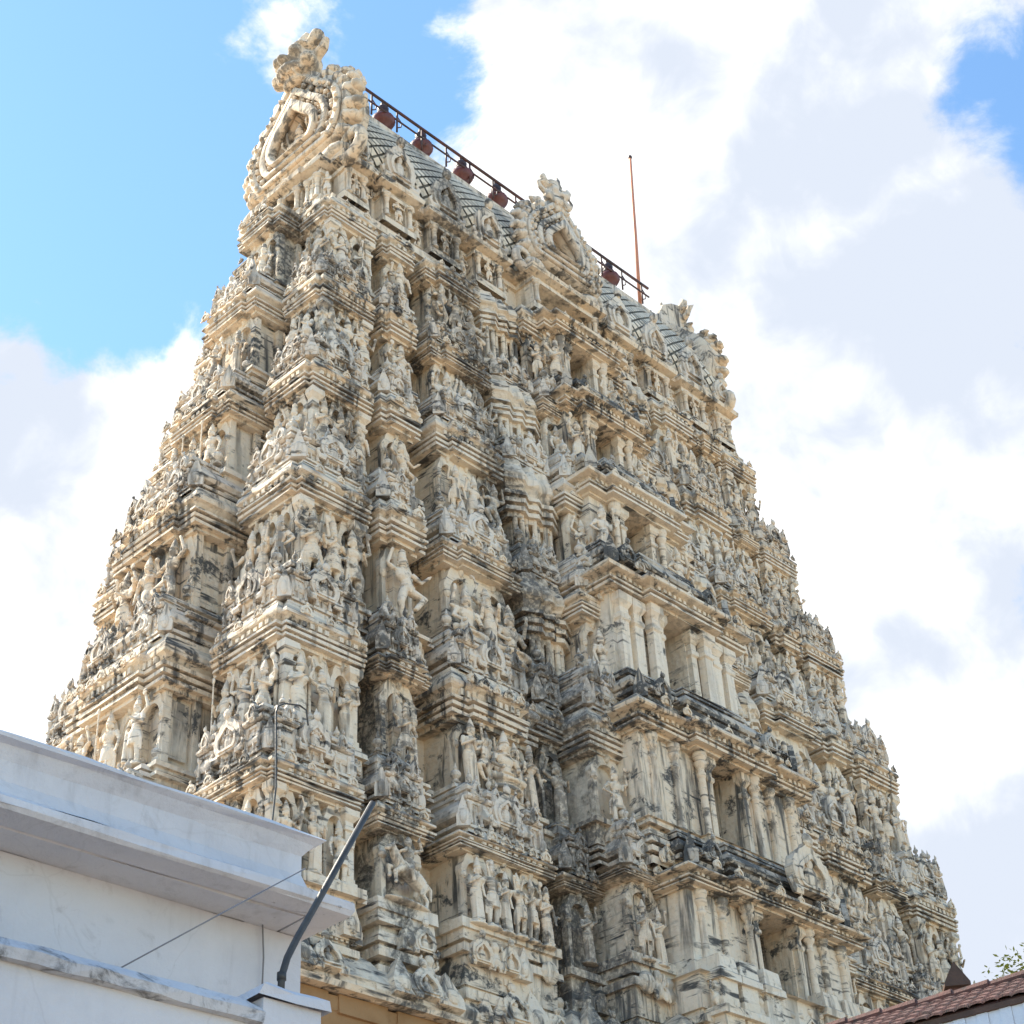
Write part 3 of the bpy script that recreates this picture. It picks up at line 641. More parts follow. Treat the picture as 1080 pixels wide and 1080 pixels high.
def statue(kind, parent, x, y, z, h, rz=0., jit=True):
    me = rnd.choice(STAT[kind]); s = h * (rnd.uniform(.93, 1.05) if jit else 1)
    mir = rnd.choice((-1, 1)) if kind != 'rider' else 1
    if kind not in ('rider', 'seated'): s *= .92
    o = link('statue', me, parent, (x, y, z), rz + (R(rnd.uniform(-7, 7)) if jit else 0), (s * 1.08, s * .95, s))
    return o
STAND = ['stand', 'sari', 'sway', 'guard', 'sari', 'many', 'stand', 'dance', 'pray']
def row(parent, kinds, x0, x1, y, z, h, rz=0., ox=0., oy=0.):
    n = len(kinds); c, s_ = math.cos(rz), math.sin(rz)
    for i, kd in enumerate(kinds):
        x = x0 + (x1 - x0) * (i + .5) / n
        hh = h * {'seated': .82, 'rider': .95, 'yali': .6}.get(kd, 1.)
        yy = y + rnd.uniform(-.02, .02)
        statue(kd, parent, ox + x * c - yy * s_, oy + x * s_ + yy * c, z, hh, rz)
def picks(n, w=None): return [rnd.choice(w or STAND) for _ in range(n)]

cw = MB()      # the plain core wall behind all bays
def build_storey(i):
    z0, zp, zc, ze, q, cwid, dw = ST[i]
    zc -= .09
    k = (ze - z0) / 2.65
    if i == 0: k = .95
    A = A0 - TA * zp - .16; B = B0 - TB * zp - .16
    zb = z0 + ZP; lp, lc, le = zp - z0, zc - z0, ze - z0
    hw = lc - lp
    # core
    rec = .62 * k
    stack(cw, [(-A + rec, B - rec), (-A + rec, -B + rec), (A - rec, -B + rec), (A - rec, B - rec)],
          [(z + zb, o) for z, o in bay_profile(lp, lc, le, k * .8, i % 4, 0, .2)], closed=True, seg=.6)
    below = B0 - TB * (ST[i - 1][1] if i else zp - 2.6) - B0 + TB * zp       # step-back from the storey below
    rh = .36 * (ST[i + 1][1] - ST[i + 1][0]) / .26 * .26 if i < 5 else .0
    rh = {0: .95, 1: .98, 2: .9, 3: .82, 4: .72, 5: 0}[i]
    LV = (lp, lc, le); o_lv = [(lp, hw)]
    def bay(name, x0, x1, proj, pk, pv, face='front', roof=True, trims=True, depth=None):
        """one projecting bay: mouldings, pilasters, carved friezes (mesh) and its roof (child)"""
        if face == 'front': loc, rz = ((x0 + x1) / 2, -B - proj, zb), 0.
        elif face == 'left': loc, rz = (-A - proj, -(x0 + x1) / 2, zb), R(-90)
        else: loc, rz = (A + proj, (x0 + x1) / 2, zb), R(90)
        w = (x1 - x0) / 2; yb = proj + rec + .1
        lp, lc, le = (q_ + rnd.uniform(-.17, .17) * k for q_ in (LV[0], LV[1], LV[2] - .03))
        if face == 'front': o_lv[0] = (lp, lc - lp)
        mb = MB()
        if pk == 'facet': lc -= .36 * (lc - lp)
        for t_ in range(max(1, round(2 * w / (.52 * k)))):
            n_t = max(1, round(2 * w / (.52 * k))); xx = -w + 2 * w * (t_ + .5) / n_t
            if 'facet' != pk: mb.inst(TORANA, (xx, .05 * k, lp), (2 * w / n_t * .96, .6, (lc - lp) * 1.02))
        stack(mb, plan(pk, -w, w, 0, yb, k), bay_profile(lp, lc, le, k, pv))
        hw = lc - lp
        fy = -.16 * k - (.1 * k if pk == 'step' else .2 * k if pk == 'step2' else .0)
        if trims:
            eave_trim(mb, -w, w, -.24 * k - (.08 * k if pk != 'flat' else 0), lc + .62 * (le - lc), k)
            frieze(mb, -w, w, fy, lp * .54, lp * .88, k)
            frieze(mb, -w * .9, w * .9, fy, lp * .02, lp * .3, k)
        st_ = -.1 * k if pk == 'step' else 0
        if pk != 'facet':
            dentils(mb, -w, w, -.10 * k, lc + .44 * (le - lc), .12 * (le - lc), k); dentils(mb, -w * .55, w * .55, st_ - .10 * k, lc + .44 * (le - lc), .12 * (le - lc), k)
            dentils(mb, -w * .55, w * .55, st_ - .03 * k, lc + .15 * (le - lc), .06 * (le - lc), k, step=.08); dentils(mb, -w * .56, w * .56, st_ - .02 * k, lp * .46, lp * .06, k, step=.09)
        o = mb.obj(name, STUCCO, tower, False, loc, rz)
        if roof and rh:
            r = MB(); roof_block(r, -w * .98, w * .98, -.04, yb, le - .03, rh, k, fronts=max(1, round(2 * w / (rh * 1.25))))
            r.obj('roof', ROOFM, o)
        return o, w, k, mb
    # ---- corner shrines (square blocks; both outer faces carved)
    cxw = .16 * A; cyw = .46 * B
    for sx in (-1, 1):
        for sy in (-1, 1):
            mb = MB(); x0, x1 = (-A, -A + cxw) if sx < 0 else (A - cxw, A); y0, y1 = (-B, -B + cyw) if sy < 0 else (B - cyw, B)
            cx, cy = (x0 + x1) / 2, (y0 + y1) / 2; hx, hy = (x1 - x0) / 2, (y1 - y0) / 2
            P = notched(hx, hy, .10 * k)
            stack(mb, P, bay_profile(lp, lc, le, k, (i + 3) % 4, -.10, .175), closed=True)
            for (rz, hh, dd) in ((0, hx, hy), (R(-90), hy, hx), (R(90), hy, hx)):
                eave_trim(mb, -hh, hh, -dd - .25 * k, lc + .62 * (le - lc), k, .36, rz)
                dentils(mb, -hh * .9, hh * .9, -dd - .10 * k, lc + .44 * (le - lc), .12 * (le - lc), k, rz); dentils(mb, -hh * .9, hh * .9, -dd - .03 * k, lc + .15 * (le - lc), .06 * (le - lc), k, rz, step=.08); dentils(mb, -hh * .9, hh * .9, -dd - .02 * k, lp * .46, lp * .06, k, rz, step=.09)
                frieze(mb, -hh, hh, -dd - .15 * k, lp * .5, lp * .86, k, rz); frieze(mb, -hh, hh, -dd - .12 * k, lp * .02, lp * .28, k, rz)
            for (rz, hh, dd) in ((0, hx, hy), (R(-90), hy, hx), (R(90), hy, hx)):
                c_, s_ = math.cos(rz), math.sin(rz); n_t = 3 if hh > .52 else 2
                for t_ in range(n_t):
                    xx = -hh * .9 + 1.8 * hh * (t_ + .5) / n_t; yy = -dd + .05 * k
                    mb.inst(TORANA, (xx * c_ - yy * s_, xx * s_ + yy * c_, lp), (1.7 * hh / n_t, .6, hw * 1.02), rz)
            # pilasters at the corners and one between
            pw = .14 * k
            for px in (-hx + pw * .6, hx - pw * .6): pilaster(mb, px, -hy, lp, lc, pw)
            b = mb.obj('shrine_bay', STUCCO, tower, False, (cx, cy, zb))
            r = MB()
            if rh: roof_block(r, -hx, hx, -hy, hy, le - .03, rh, k, closed=True, fronts=1, side=True); r.obj('roof', ROOFM, b)
            if sy < 0:
                ns = 3 if hx > .52 else 2
                row(b, picks(ns, ['stand', 'sari', 'dance', 'guard', 'sway', 'many']), -hx * .96, hx * .96, -hy - .10 * k, lp, hw * .95)
            if sx < 0 or sy < 0:
                ns = 3 if hy > .5 else 2
                rz = R(-90) if sx < 0 else R(90)
                row(b, picks(ns), -hy * .94, hy * .94, -hx - .10 * k, lp, hw * .95, rz)
    # ---- front bays
    F = lambda a: a * A
    b4 = cwid + (.72 if i < 2 else .44) * k
    for s in (-1, 1):
        def span(a, b_): return (a, b_) if s < 0 else (-b_, -a)
        # narrow bay beside the corner
        o, w, kk, mb = bay('shrine_bay', *span(F(-.785), F(-.70)), .0, 'step' if i else 'flat', (i + 1) % 4)
        row(o, ['rider'] if i == 0 else picks(1 if w < .38 else 2, ['sway', 'dance', 'guard', 'sari', 'many']), -w * .9, w * .9, -.16 * k, lp, hw * .97)
        # wide panel bay
        o, w, kk, mb = bay('shrine_bay', *span(F(-.625), F(-.44)), .12, 'step' if i else 'flat', (i + 2) % 4)
        if i == 0: row(o, ['sari', 'stand', 'sari', 'sway', 'many', 'sari'], -w, w, -.16 * k, lp, hw * .98)
        elif i == 1: row(o, ['sari', 'dance', 'seated', 'sway', 'sari'], -w, w, -.2 * k, lp, hw * .95); statue('seated', o, 0, -.28 * k, lp + .1, hw * .8)
        else: row(o, picks(4 if w > .72 else 3, ['sari', 'seated', 'dance', 'many', 'stand', 'sway', 'seated']), -w, w, -.19 * k, lp, hw * .93)
        # balustrade / couple bay
        x1b = -b4; x0b = min(F(-.385), x1b - .55 * k)
        o, w, kk, mb = bay('shrine_bay', *span(x0b, x1b - .06), .1, 'facet' if i >= 2 else 'flat', (i + 3) % 4, trims=i < 2)
        if i < 2: row(o, ['stand', 'sari'] if w > .3 else ['sari'], -w, w, -.13 * k, lp, hw * .95)
        else:
            m2 = MB()
            for q_ in range(7):
                xx = -w + 2 * w * (q_ + .5) / 7; t = (q_ % 2) * .09 * k
                m2.add(*column(o_lv[0][0], sum(o_lv[0]), .05 * k)); m2.v[-1] = m2.v[-1] + np.array([xx, -.03 - (.085 * 2 * w * (1 - abs(((xx + w) / (2 * w) * 3) % 1 - .5) * 2)) , 0])
            m2.obj('balustrade', STUCCO, o, True)
        # step beside the centre
        o, w, kk, mb = bay('shrine_bay', *span(-b4 + .02, -cwid + .03), q * .55, 'flat', (i + 2) % 4)
        row(o, ['stand', 'sari'] if i == 0 else picks(1, ['guard', 'many', 'sway']), -w, w, -.14 * k, lp, hw * .97)
    # ---- centre with its doorway
    mb = MB(); yb = q + rec + .1; cwk = cwid
    up_, cx_ = (0, .26, .28, .24, .18, .02)[i], (.08, -.1, -.22, -.12, -.05, 0)[i]; lp += up_ * .8; lc += up_; le += up_
    lz = lp * .86; dtop = lc + .14 * (le - lc)
    prof = bay_profile(lp, lc, le, k, 1 if i % 2 else 3, 0, .27)
    ped = [(z, o) for z, o in prof if z < lp - 1e-6] ; ped = [(min(z, lz), o) for z, o in ped] + [(lz, .16 * k)]
    P = [(-cwk, yb), (-cwk, 0), (-dw * 2.4, 0), (-dw * 2.4, -.16 * k), (dw * 2.4, -.16 * k), (dw * 2.4, 0), (cwk, 0), (cwk, yb)]
    stack(mb, P, ped)
    top = [(dtop, -.03), (dtop, .02)] + [(z, o) for z, o in prof if z > dtop + .02]
    stack(mb, P, top, capb=True)
    for s in (-1, 1):
        xs = sorted((s * dw, s * (cwk - .04)))
        stack(mb, rectp(xs[0], xs[1], .06, yb), [(lz, 0), (dtop + .01, 0)], cap=False)
        pilaster(mb, s * (dw + .09 * k), .02, lz, dtop, .13 * k)
    eave_trim(mb, -cwk, cwk, -.40 * k, lc + .62 * (le - lc), k, .5)
    frieze(mb, -cwk, cwk, -.2 * k, lp * .02, lp * .4, k)
    dentils(mb, -cwk, cwk, -.1 * k, lc + .46 * (le - lc), .11 * (le - lc), k); dentils(mb, -dw * 2.4, dw * 2.4, -.26 * k, lc + .46 * (le - lc), .11 * (le - lc), k)
    if i == 0:
        for s in (-1, 1):
            for xx in (dw + .30 * k, dw + .86 * k, dw + 1.36 * k):
                if xx < cwk: stack(mb, rectp(s * xx - .2, s * xx + .2, -.34, .1), [(0, .06), (.25, .06), (.25, 0), (.5, 0), (.5, .07), (.62, .07), (.62, -.03), (lz - .1, -.03), (lz - .1, .03), (lz, .03), (lz + .03, .0), (lz + .26, -.02)])
        frieze(mb, -cwk, cwk, -.2, lp * .45, lp * .8, k)
    c_ = mb.obj('doorway_bay', STUCCO, tower, False, (cx_, -B - q, zb))
    m2 = MB(); m2.box(-dw - .02, dw + .02, yb - .42, yb - .36, lz, dtop)
    for q_ in range(5): m2.box(-dw + 2 * dw * q_ / 5 + .01, -dw + 2 * dw * (q_ + 1) / 5 - .01, yb - .435, yb - .42, lz + .1, dtop - .1)
    m2.obj('added_door', DOORM, c_)  # boarded leaf added to darken the back of the opening
    ncol = 3 if i < 3 else 1
    for s in (-1, 1):
        for j in range(ncol):
            xx = s * (dw + .32 * k + j * (cwk - dw - .42 * k) / max(1, ncol - .6))
            if abs(xx) > cwk - .08: continue
            m2 = MB(); (pilaster(m2, 0, 0, lz, dtop, .19 * k) if i == 2 else m2.add(*column(lz, dtop, .064 * k))); m2.obj('column', STATUE_M, c_, i != 2, (xx, -.0 - (.06 if abs(xx) < dw * 2.4 else -.04), 0))
        if i >= 3: statue('guard' if i % 2 else 'many', c_, s * (cwk - .2 * k), -.08, lz, (dtop - lz) * .95)
    if rh:
        r = MB(); hh_ = rh * .78; P2 = [(x_ * .985, y_ + (.10 if y_ < .2 else 0)) for x_, y_ in P]
        stack(r, P2, [(le - .03 + q_ * hh_, o_) for q_, o_ in ((0, .02), (.1, .02), (.1, -.05), (.17, -.05), (.17, .06), (.25, .08), (.25, -.02), (.32, -.03), (.34, .07), (.42, .09), (.56, .05), (.66, -.04), (.67, -.12), (.73, -.12), (.73, -.05), (.80, -.05), (.80, -.14), (.86, -.14), (.86, -.08), (.93, -.10), (1.0, -.2))], jit=.008)
        nk = 4 if i < 3 else 2
        for q_ in range(nk):
            xk = (q_ + .5) / nk * 2 - 1
            if abs(xk) < .35 and i < 3: continue
            r.inst(KUDU, (xk * cwk * .9, -.02, le + .24 * hh_), (.34 * k, .3 * k, .42 * k))
        for sg in (-1, 1): r.inst(LEAF, (sg * cwk * .96, -.05, le), (.22 * k, .25 * k, .45 * k), R(45 * sg))
        dentils(r, -cwk * .95, cwk * .95, -.0, le + .32 * hh_, .06 * hh_, k, step=.1)
        r.obj('roof', MOSSY, c_)
        if i == 0:
            r = MB(); r.inst(KUDU, (.62, -.34, le + .02), (.95, .45, .98)); r.obj('arched_panel', STUCCO, c_)
    lp, lc, le = LV
    # ---- end faces: one strong centre bay on each, statues in the recesses
    for face in ('left', 'right'):
        qe = .58 * k if i < 5 else .45
        o, w, kk, mb = bay('shrine_bay', -.36 * B, .36 * B, qe, 'step', (i + 1) % 4, face)
        n_ = 3 if w > .7 else 2 if w > .45 else 1
        row(o, picks(n_), -w, w, -.17 * k, lp, hw * .95)
        if face == 'left':
            # the return walls of the bay carry framed panels and a figure
            for s in (-1, 1):
                pilaster(mb, s * w * .93, 0, lp, lc, .13 * k)
                m2 = MB(); xs = sorted((s * (w - .11 * k), s * (w - .05 * k))); m2.box(*xs, .2 * qe, .8 * qe, lp + .14 * hw, lp + .82 * hw); m2.obj('panel', STUCCO, o)
                for yy in (.04, .92):
                    m2 = MB(); m2.box(*sorted((s * (w - .12 * k), s * w)), qe * yy, qe * yy + .11 * k, lp, lc); m2.obj('pilaster', STUCCO, o)
            for s in (-1, 1):
                statue(rnd.choice(['sari', 'sway', 'stand']), o, s * (w + .13 * B * .9), qe + .22 * k, lp, hw * .9)
for i in range(6): build_storey(i)
cw.obj('core_wall', STUCCO, tower)

# ---- stone base
sb = MB(); zt = -2.8 + ZP; A = A0 + TA * 2.0; B = B0 + TB * 2.0
def base_plan(A, B, rc=.35):
    x = [-A, -.86 * A, -.86 * A, -.78 * A, -.78 * A, -.64 * A, -.64 * A, -.55 * A, -.55 * A, -.40 * A, -.40 * A, -.26 * A]
    y = [-B, -B, -B + rc, -B + rc, -B, -B, -B + rc, -B + rc, -B, -B, -B - .3, -B - .3]
    L = list(zip(x, y)); 
    F = L + [(-cwx * A, -B - .3) for cwx in (.24,)] + [(-.24 * A, -B - 1.1), (.24 * A, -B - 1.1), (.24 * A, -B - .3)] + [(-a, b) for a, b in reversed(L)]
    return F + [(A, B), (-A, B)]
stack(sb, base_plan(A - .45, B - .45, .95), [(0, .5), (.6, .5), (.6, .35), (1.1, .35), (1.3, .2), (1.5, .2), (1.5, 0), (zt - 1.25, 0), (zt - 1.2, .05), (zt - 1.05, .05), (zt - 1.05, .12), (zt - .85, .12), (zt - .8, .2), (zt - .6, .2), (zt - .55, .3), (zt - .32, .34), (zt - .3, .36), (zt - .14, .36)], closed=True, seg=.8)
for j in range(18):
    x = -A + .75 + (2 * A - 1.5) * j / 17; f = abs(x) / A
    if .24 < f < .42 or f <= .24: continue
    stack(sb, rectp(x - .2, x + .2, -B + .26, -B + 1.6), [(zt - 1.35, -.04), (zt - 1.0, 0), (zt - .95, .0), (zt - .95, .07), (zt - .62, .07), (zt - .55, .12), (zt - .34, .12), (zt - .34, .19), (zt - .115, .19)], capb=True)
sb.obj('stone_base', SAND, tower)
sl = MB()
stack(sl, base_plan(A - .45, B - .45, .10), [(zt - .10, .3), (zt - .10, .54), (zt - .03, .56), (zt - .02, .50), (zt + .03, .50), (zt + .10, .52), (zt + .22, .44), (zt + .45, .27), (zt + .6, .1), (zt + .62, -.2)], closed=True, seg=.5)
for j in range(44):
    x = -A + 2 * A * (j + .5) / 44; f = abs(x) / A
    yy = -B - .12 - (1.1 if f < .24 else .3 if f < .40 else 0) + (.3 if (.55 < f < .64 or .78 < f < .86) else 0)
    s = rnd.uniform(.34, .5); sl.inst(LEAF if j % 2 else KUDU, (x, yy + .0, zt + .02), (s, .4, s * 1.25), 0, 0, R(-18))
    if j % 3 == 0: sl.inst(GANA, (x + .2, yy + .22, zt + .35), .42)
for j in range(9):
    y = -B + 2 * B * (j + .5) / 9; s = .42; sl.inst(LEAF if j % 2 else KUDU, (-A - .1, y, zt + .02), (s, .4, s * 1.25), R(-90), 0, R(-18))
sl.obj('cornice', STUCCO, tower)

# ---- top slab, neck, vaulted roof
A6, B6 = A0 - TA * 13.1, B0 - TB * 13.1
m = MB()
stack(m, [(-A6, B6), (-A6, -B6), (A6, -B6), (A6, B6)], [(13.0 + ZP, -.3), (13.0 + ZP, .02), (13.05 + ZP, .02), (13.05 + ZP, .12), (13.2 + ZP, .14), (13.22 + ZP, -.02), (13.36 + ZP, -.04), (13.36 + ZP, -.3)], closed=True, seg=.6, jit=.008)
m.obj('slab', STATUE_M, tower)
m = MB(); g0, g1 = 13.3 + ZP, 14.35 + ZP; AG, BG = A6 - .25, B6 - .12
stack(m, [(-AG, BG), (-AG, -BG), (AG, -BG), (AG, BG)], [(g0, .08), (g0 + .15, .08), (g0 + .15, 0), (g1 - .3, 0), (g1 - .3, .08), (g1 - .2, .08), (g1 - .2, .03), (g1 - .12, .03), (g1 - .1, .24), (g1, .26), (g1 + .08, .22), (g1 + .2, .1)], closed=True, seg=.6)
m.obj('neck_wall', STUCCO, tower)
RZ = 17.55 + ZP; e0 = g1 + .1
def vault_y(t):                       # half width up the vault, t 0..1
    return (.10 + 1.16 * (1 - max(0, (t - .2) / .8) ** 1.35)) * (1 - .12 * (1 - min(1, t / .2)) ** 2)
AR = AG - .12
m = MB(); nT = 22
prof = [(-vault_y(k / nT), e0 + (RZ - e0) * k / nT) for k in range(nT + 1)]
prof = prof + [(-y, z) for y, z in reversed(prof)]
v = [(x, y, z) for x in (-AR, AR) for y, z in prof]; n = len(prof)
m.add(v, [(k, k + n, k + 1 + n, k + 1) for k in range(n - 1)] + [tuple(range(n)), tuple(range(2 * n - 1, n - 1, -1))], 1)
# diamond-shaped plaster scales, both slopes
nx = int(2 * AR / .30); rows_ = 22
for side in (-1, 1):
    for r_ in range(rows_):
        for c_ in range(nx + 1):
            xc = -AR + (c_ + (.5 if r_ % 2 else 0)) * 2 * AR / nx
            if abs(xc) > AR - .14: continue
            tcn = (r_ + .6) / (rows_ + .6); Q = []
            for dx, dt in ((-.112, 0), (0, -.74), (.112, 0), (0, .74)):
                t = min(.995, max(0, tcn + dt / rows_)); t2 = min(1, t + .02)
                y, z = vault_y(t), e0 + (RZ - e0) * t; dy = vault_y(t2) - y; dz = (RZ - e0) * (t2 - t); l = math.hypot(dy, dz) or 1
                Q.append((xc + dx, y + dz / l * .05, z - dy / l * .05))
            if side < 0: Q = [(x, -y, z) for x, y, z in Q]
            else: Q = Q[::-1]
            m.add(Q, [(0, 1, 2, 3)], 0)
m.obj('vault_roof', [SCALE_M, LATT_D], tower)
m = MB(); m.box(-AR + .1, AR - .1, -.16, .16, RZ - .12, RZ + .10); m.box(-AR + .1, AR - .1, -.10, .10, RZ + .1, RZ + .16); m.obj('ridge', ROOFM, tower)

def big_gable(w, h, t, figure_kind, scale_mask, lobes=17, peak=True, lob=1.):
    """horseshoe gable with flame lobes, nested arches, niche figure, mask and horns; base at z = 0, faces -y"""
    mb = MB(); n = 40
    def shoe(f, dz=0., low=-38):
        P = []
        for i in range(n + 1):
            a = R(low) + (math.pi - 2 * R(low)) * i / n
            x = math.cos(a) * w / 2 * f; s_ = math.sin(a)
            z = h * .36 + s_ * h * .36 * f
            q = abs(i / n - .5)
            if q < .16: z += (1 - q / .16) ** 1.5 * h * .20 * f
            P.append((x, z + dz))
        return P
    ringplate(shoe(1.0), shoe(.40, -.02 * h), 0, t, mb)
    ringplate(shoe(.92), shoe(.80), -.07, 0.01, mb); ringplate(shoe(.68), shoe(.58), -.10, .01, mb); ringplate(shoe(.50), shoe(.39, -.02 * h), -.16, .02, mb)
    extrude(shoe(.42, -.02 * h), t * .6, t * .95, mb)
    for i in range(19):
        q = (i + .5) / 19; x, z = shoe(.54)[int(q * n)]; mb.add(*ellip((x, -.04, z), (.06 * w / 3.4, .07, .06 * w / 3.4), 7, 5))
    o1 = shoe(1.0)
    for i in range(lobes):
        q = (i + .5) / lobes
        if .44 < q < .56: continue
        x, z = o1[int(q * n)]; a = math.atan2(z - h * .36, x)
        L = lob * h * .066 * (1.25 - abs(q - .5) * .5)
        for dr, sz in ((.0, 1.0), (.6, .72)):
            mb.add(*ellip((x + math.cos(a) * L * dr, t * .4 - .05, z + math.sin(a) * L * dr), (L * .62 * sz, t * .42 * sz, L * .62 * sz), 9, 7))
        tp = (x + math.cos(a + .5) * L * 1.25, t * .4, z + math.sin(a + .5) * L * 1.25)
        mb.add(*tube([(x + math.cos(a) * L * .4, t * .4, z + math.sin(a) * L * .4), (x + math.cos(a + .2) * L * 1.0, t * .4, z + math.sin(a + .2) * L), tp], [L * .4, L * .32, L * .12], 7))
    # bosses between the arches
    for i in range(23):
        q = (i + .5) / 23; x, z = shoe(.86)[int(q * n)]; mb.add(*ellip((x, -.06, z), (.07 * w / 3.4, .08, .07 * w / 3.4), 7, 5))
        x, z = shoe(.75)[int(q * n)]; mb.add(*ellip((x, -.03, z), (.085 * w / 3.4, .07, .085 * w / 3.4), 7, 5))
    # curling sea-beast tails at the feet
    for s in (-1, 1):
        path = []; rad = []
        for j in range(15):
            a = R(-110) + j * R(30); rr = lob * w * .135 * (1 - j / 19)
            path.append((s * (w * .47 + rr * math.cos(a)), t * .3, h * .055 + rr * math.sin(a) + .02)); rad.append(w * .052 * (1 - j / 17))
        mb.add(*tube(path, rad, 8))
        mb.add(*ellip((s * w * .36, t * .2, h * .02 + .06), (w * .12, t * .4, h * .05), 9, 7))
    if peak:
        mb.inst(MASK, (0, t * .1, h * .73), scale_mask)
    return mb
def put_gable(w, h, t, loc, rz, kind, ms, name='gable', lob=1.):
    g = big_gable(w, h, t, kind, ms, lob=lob).obj(name, STATUE_M, tower, True, loc, rz)
    if kind: statue(kind, g, 0, t * .15, h * .20, h * .30, 0, False)
    return g
gz = g1 + .02
put_gable(3.0, 3.75, .6, (-AG - .27, 0, gz), R(-90), 'seated', (1.6, 2.0, 1.5))
put_gable(2.75, 3.75, .55, (AG + .06, 0, gz), R(90), None, (1.3, 1.1, 1.4), 'gable', .72)
# neck shrines: pillars, a figure, an eave and a horseshoe dormer on each
def neck_bay(x, w, proj, hd, kind, face=0, gab=True, wd=None):
    y = -BG - proj if face == 0 else None
    mb = MB(); h = g1 - g0
    prof = [(0, .06), (.16, .06), (.16, .0), (.2, 0)]
    stack(mb, rectp(-w / 2, w / 2, 0, proj + .1), prof)
    for s in (-1, 1): mb.box(s * w * .5 - (.14 if s > 0 else 0), s * w * .5 + (.14 if s < 0 else 0), .02, proj + .1, .18, h - .3)
    stack(mb, rectp(-w / 2, w / 2, 0, proj + .1), [(h - .3, -.02), (h - .3, .05), (h - .22, .05), (h - .22, .0), (h - .14, .02), (h - .10, .18), (h, .2), (h + .1, .14), (h + .22, .02)], capb=True)
    eave_trim(mb, -w / 2, w / 2, -.18, h - .08, .8, .4)
    loc = (x, -BG - proj, g0) if face == 0 else ((-AG - proj, x, g0) if face < 0 else (AG + proj, x, g0))
    rz = 0 if face == 0 else R(-90) if face < 0 else R(90)
    o = mb.obj('dormer', STUCCO, tower, False, loc, rz)
    for s in (-1, 1):
        m2 = MB(); m2.add(*column(.18, h - .28, .05)); m2.obj('column', STATUE_M, o, True, (s * (w / 2 - .07), -.03, 0))
    if kind: statue(kind, o, 0, -.02, .18, h * .68)
    if gab:
        if hd > 2: gm = big_gable(wd or w, hd, .4, None, (1.05, .9, 1.1)).obj('gable', ROOFM, o, True, (0, -.05, h + .12))
        else:
            m2 = MB(); m2.inst(KUDU, (0, -.02, h + .1), (wd or w, .75, hd)); 
            m2.box(-w * .3, w * .3, .1, proj + .7, h + .1, h + hd * .62)
            m2.obj('gable', ROOFM, o)
    return o
for s in (-1, 1):
    for fx in (.78, .56, .35): neck_bay(s * fx * AG, .74, .24, 1.2, rnd.choice(['sari', 'stand', 'sway', 'seated']))
    neck_bay(s * .965 * AG, .5, .22, .8, 'stand')
neck_bay(0, 1.9, .50, 2.85, None, wd=2.3)
for yy in (-.62, .62): neck_bay(yy, .42, .3, .0, 'sari', -1, False); neck_bay(yy, .42, .3, 0, None, 1, False)
neck_bay(0, .6, .35, 0, None, -1, False)
# figures standing along the top slab
for s in (-1, 1):
    for fx in (.90, .67, .455, .25):
        statue(rnd.choice(STAND), tower, s * fx * AG, -B6 + .02, 13.36 + ZP, .85)
for yy in (-.95, .35, .95): statue(rnd.choice(STAND), tower, -A6 + .0, yy, 13.36 + ZP, .85, R(-90)); statue('yali', tower, A6, yy, 13.36 + ZP, .8, R(90))

# wing-like fins at the far gable
m = MB()
def T2W(p): # tower frame -> world
    c, s_ = math.cos(TW), math.sin(TW); return Vector((ctr.x + p[0] * c - p[1] * s_, ctr.y + p[0] * s_ + p[1] * c, p[2]))
fin = [(0, 0), (.5, -.15), (.95, .3), (1.15, .8), (1.55, 1.6), (1.0, 1.2), (.6, 1.05), (.25, .8), (.05, .4)]
extrude(fin, -.05, .05, m)
m.obj('fin', ROOFM, tower, False, (AG - .95, -.35, RZ - .55), 0)

# ------------------------------------------------------------------ finials, railing, flagpole on the ridge
pot = lathe([(.10, 0), (.16, .03), (.10, .08), (.09, .12), (.24, .22), (.30, .34), (.28, .44), (.16, .52), (.10, .55)], 16)
neckp = lathe([(.11, .54), (.17, .58), (.17, .62), (.09, .66), (.13, .72), (.145, .80), (.10, .88), (.05, .93), (.06, .97), (.015, 1.12)], 14)
mp, mn_ = lib_mesh('pot', pot, POT), lib_mesh('spire', neckp, POTD)
ords = ['nearest the tall end gable', 'second from the tall end gable', 'third from the tall end gable', 'next to the central dormer', None, None, 'alone between the central dormer and the flagpole']
for j, xs in enumerate((4.82, 5.92, 7.14, 8.22, 9.40, 10.5, 11.98)):
    if ords[j] is None: continue
    w_ = T2W((xs - A0, 0, RZ + .10)); e = empty('pot_finial', w_, TW)
    tag(e, 'red brown pot finial on the roof ridge, ' + ords[j], 'finial', 'pot finials along the roof ridge')
    link('pot', mp, e, sc=.88); link('spire', mn_, e, sc=.88)
e = empty('ridge_railing', T2W((0, 0, RZ + .1)), TW); tag(e, 'dark iron railing of two bars running along the roof ridge through the pots', 'railing')
m = MB(); m.add(*tube([(-AR + .35, -.22, .62), (AR - .85, -.22, .62)], .035, 8)); m.obj('top_bar', IRON, e, True)
m = MB(); m.add(*tube([(-AR + .35, -.22, .34), (AR - .85, -.22, .34)], .022, 8)); m.obj('lower_bar', IRON, e, True)
for k in range(14):
    xx = -AR + .7 + k * (2 * AR - 1.8) / 13; m = MB(); m.add(*tube([(xx, -.22, .63), (xx, -.20, .0)], .022, 6)); 
    m.add(*tube([(xx, -.22, .45), (xx + .12, -.22, .34), (xx + .1, -.22, .2), (xx, -.21, .12)], .014, 6)); m.obj('post', IRON, e, True)
def on_ridge(px):
    r = ray(*px); n = V; t = (P0.dot(V) + B0) / r.dot(V); P = r * t; return Vector((P.x, P.y, P.z + EYE.z))
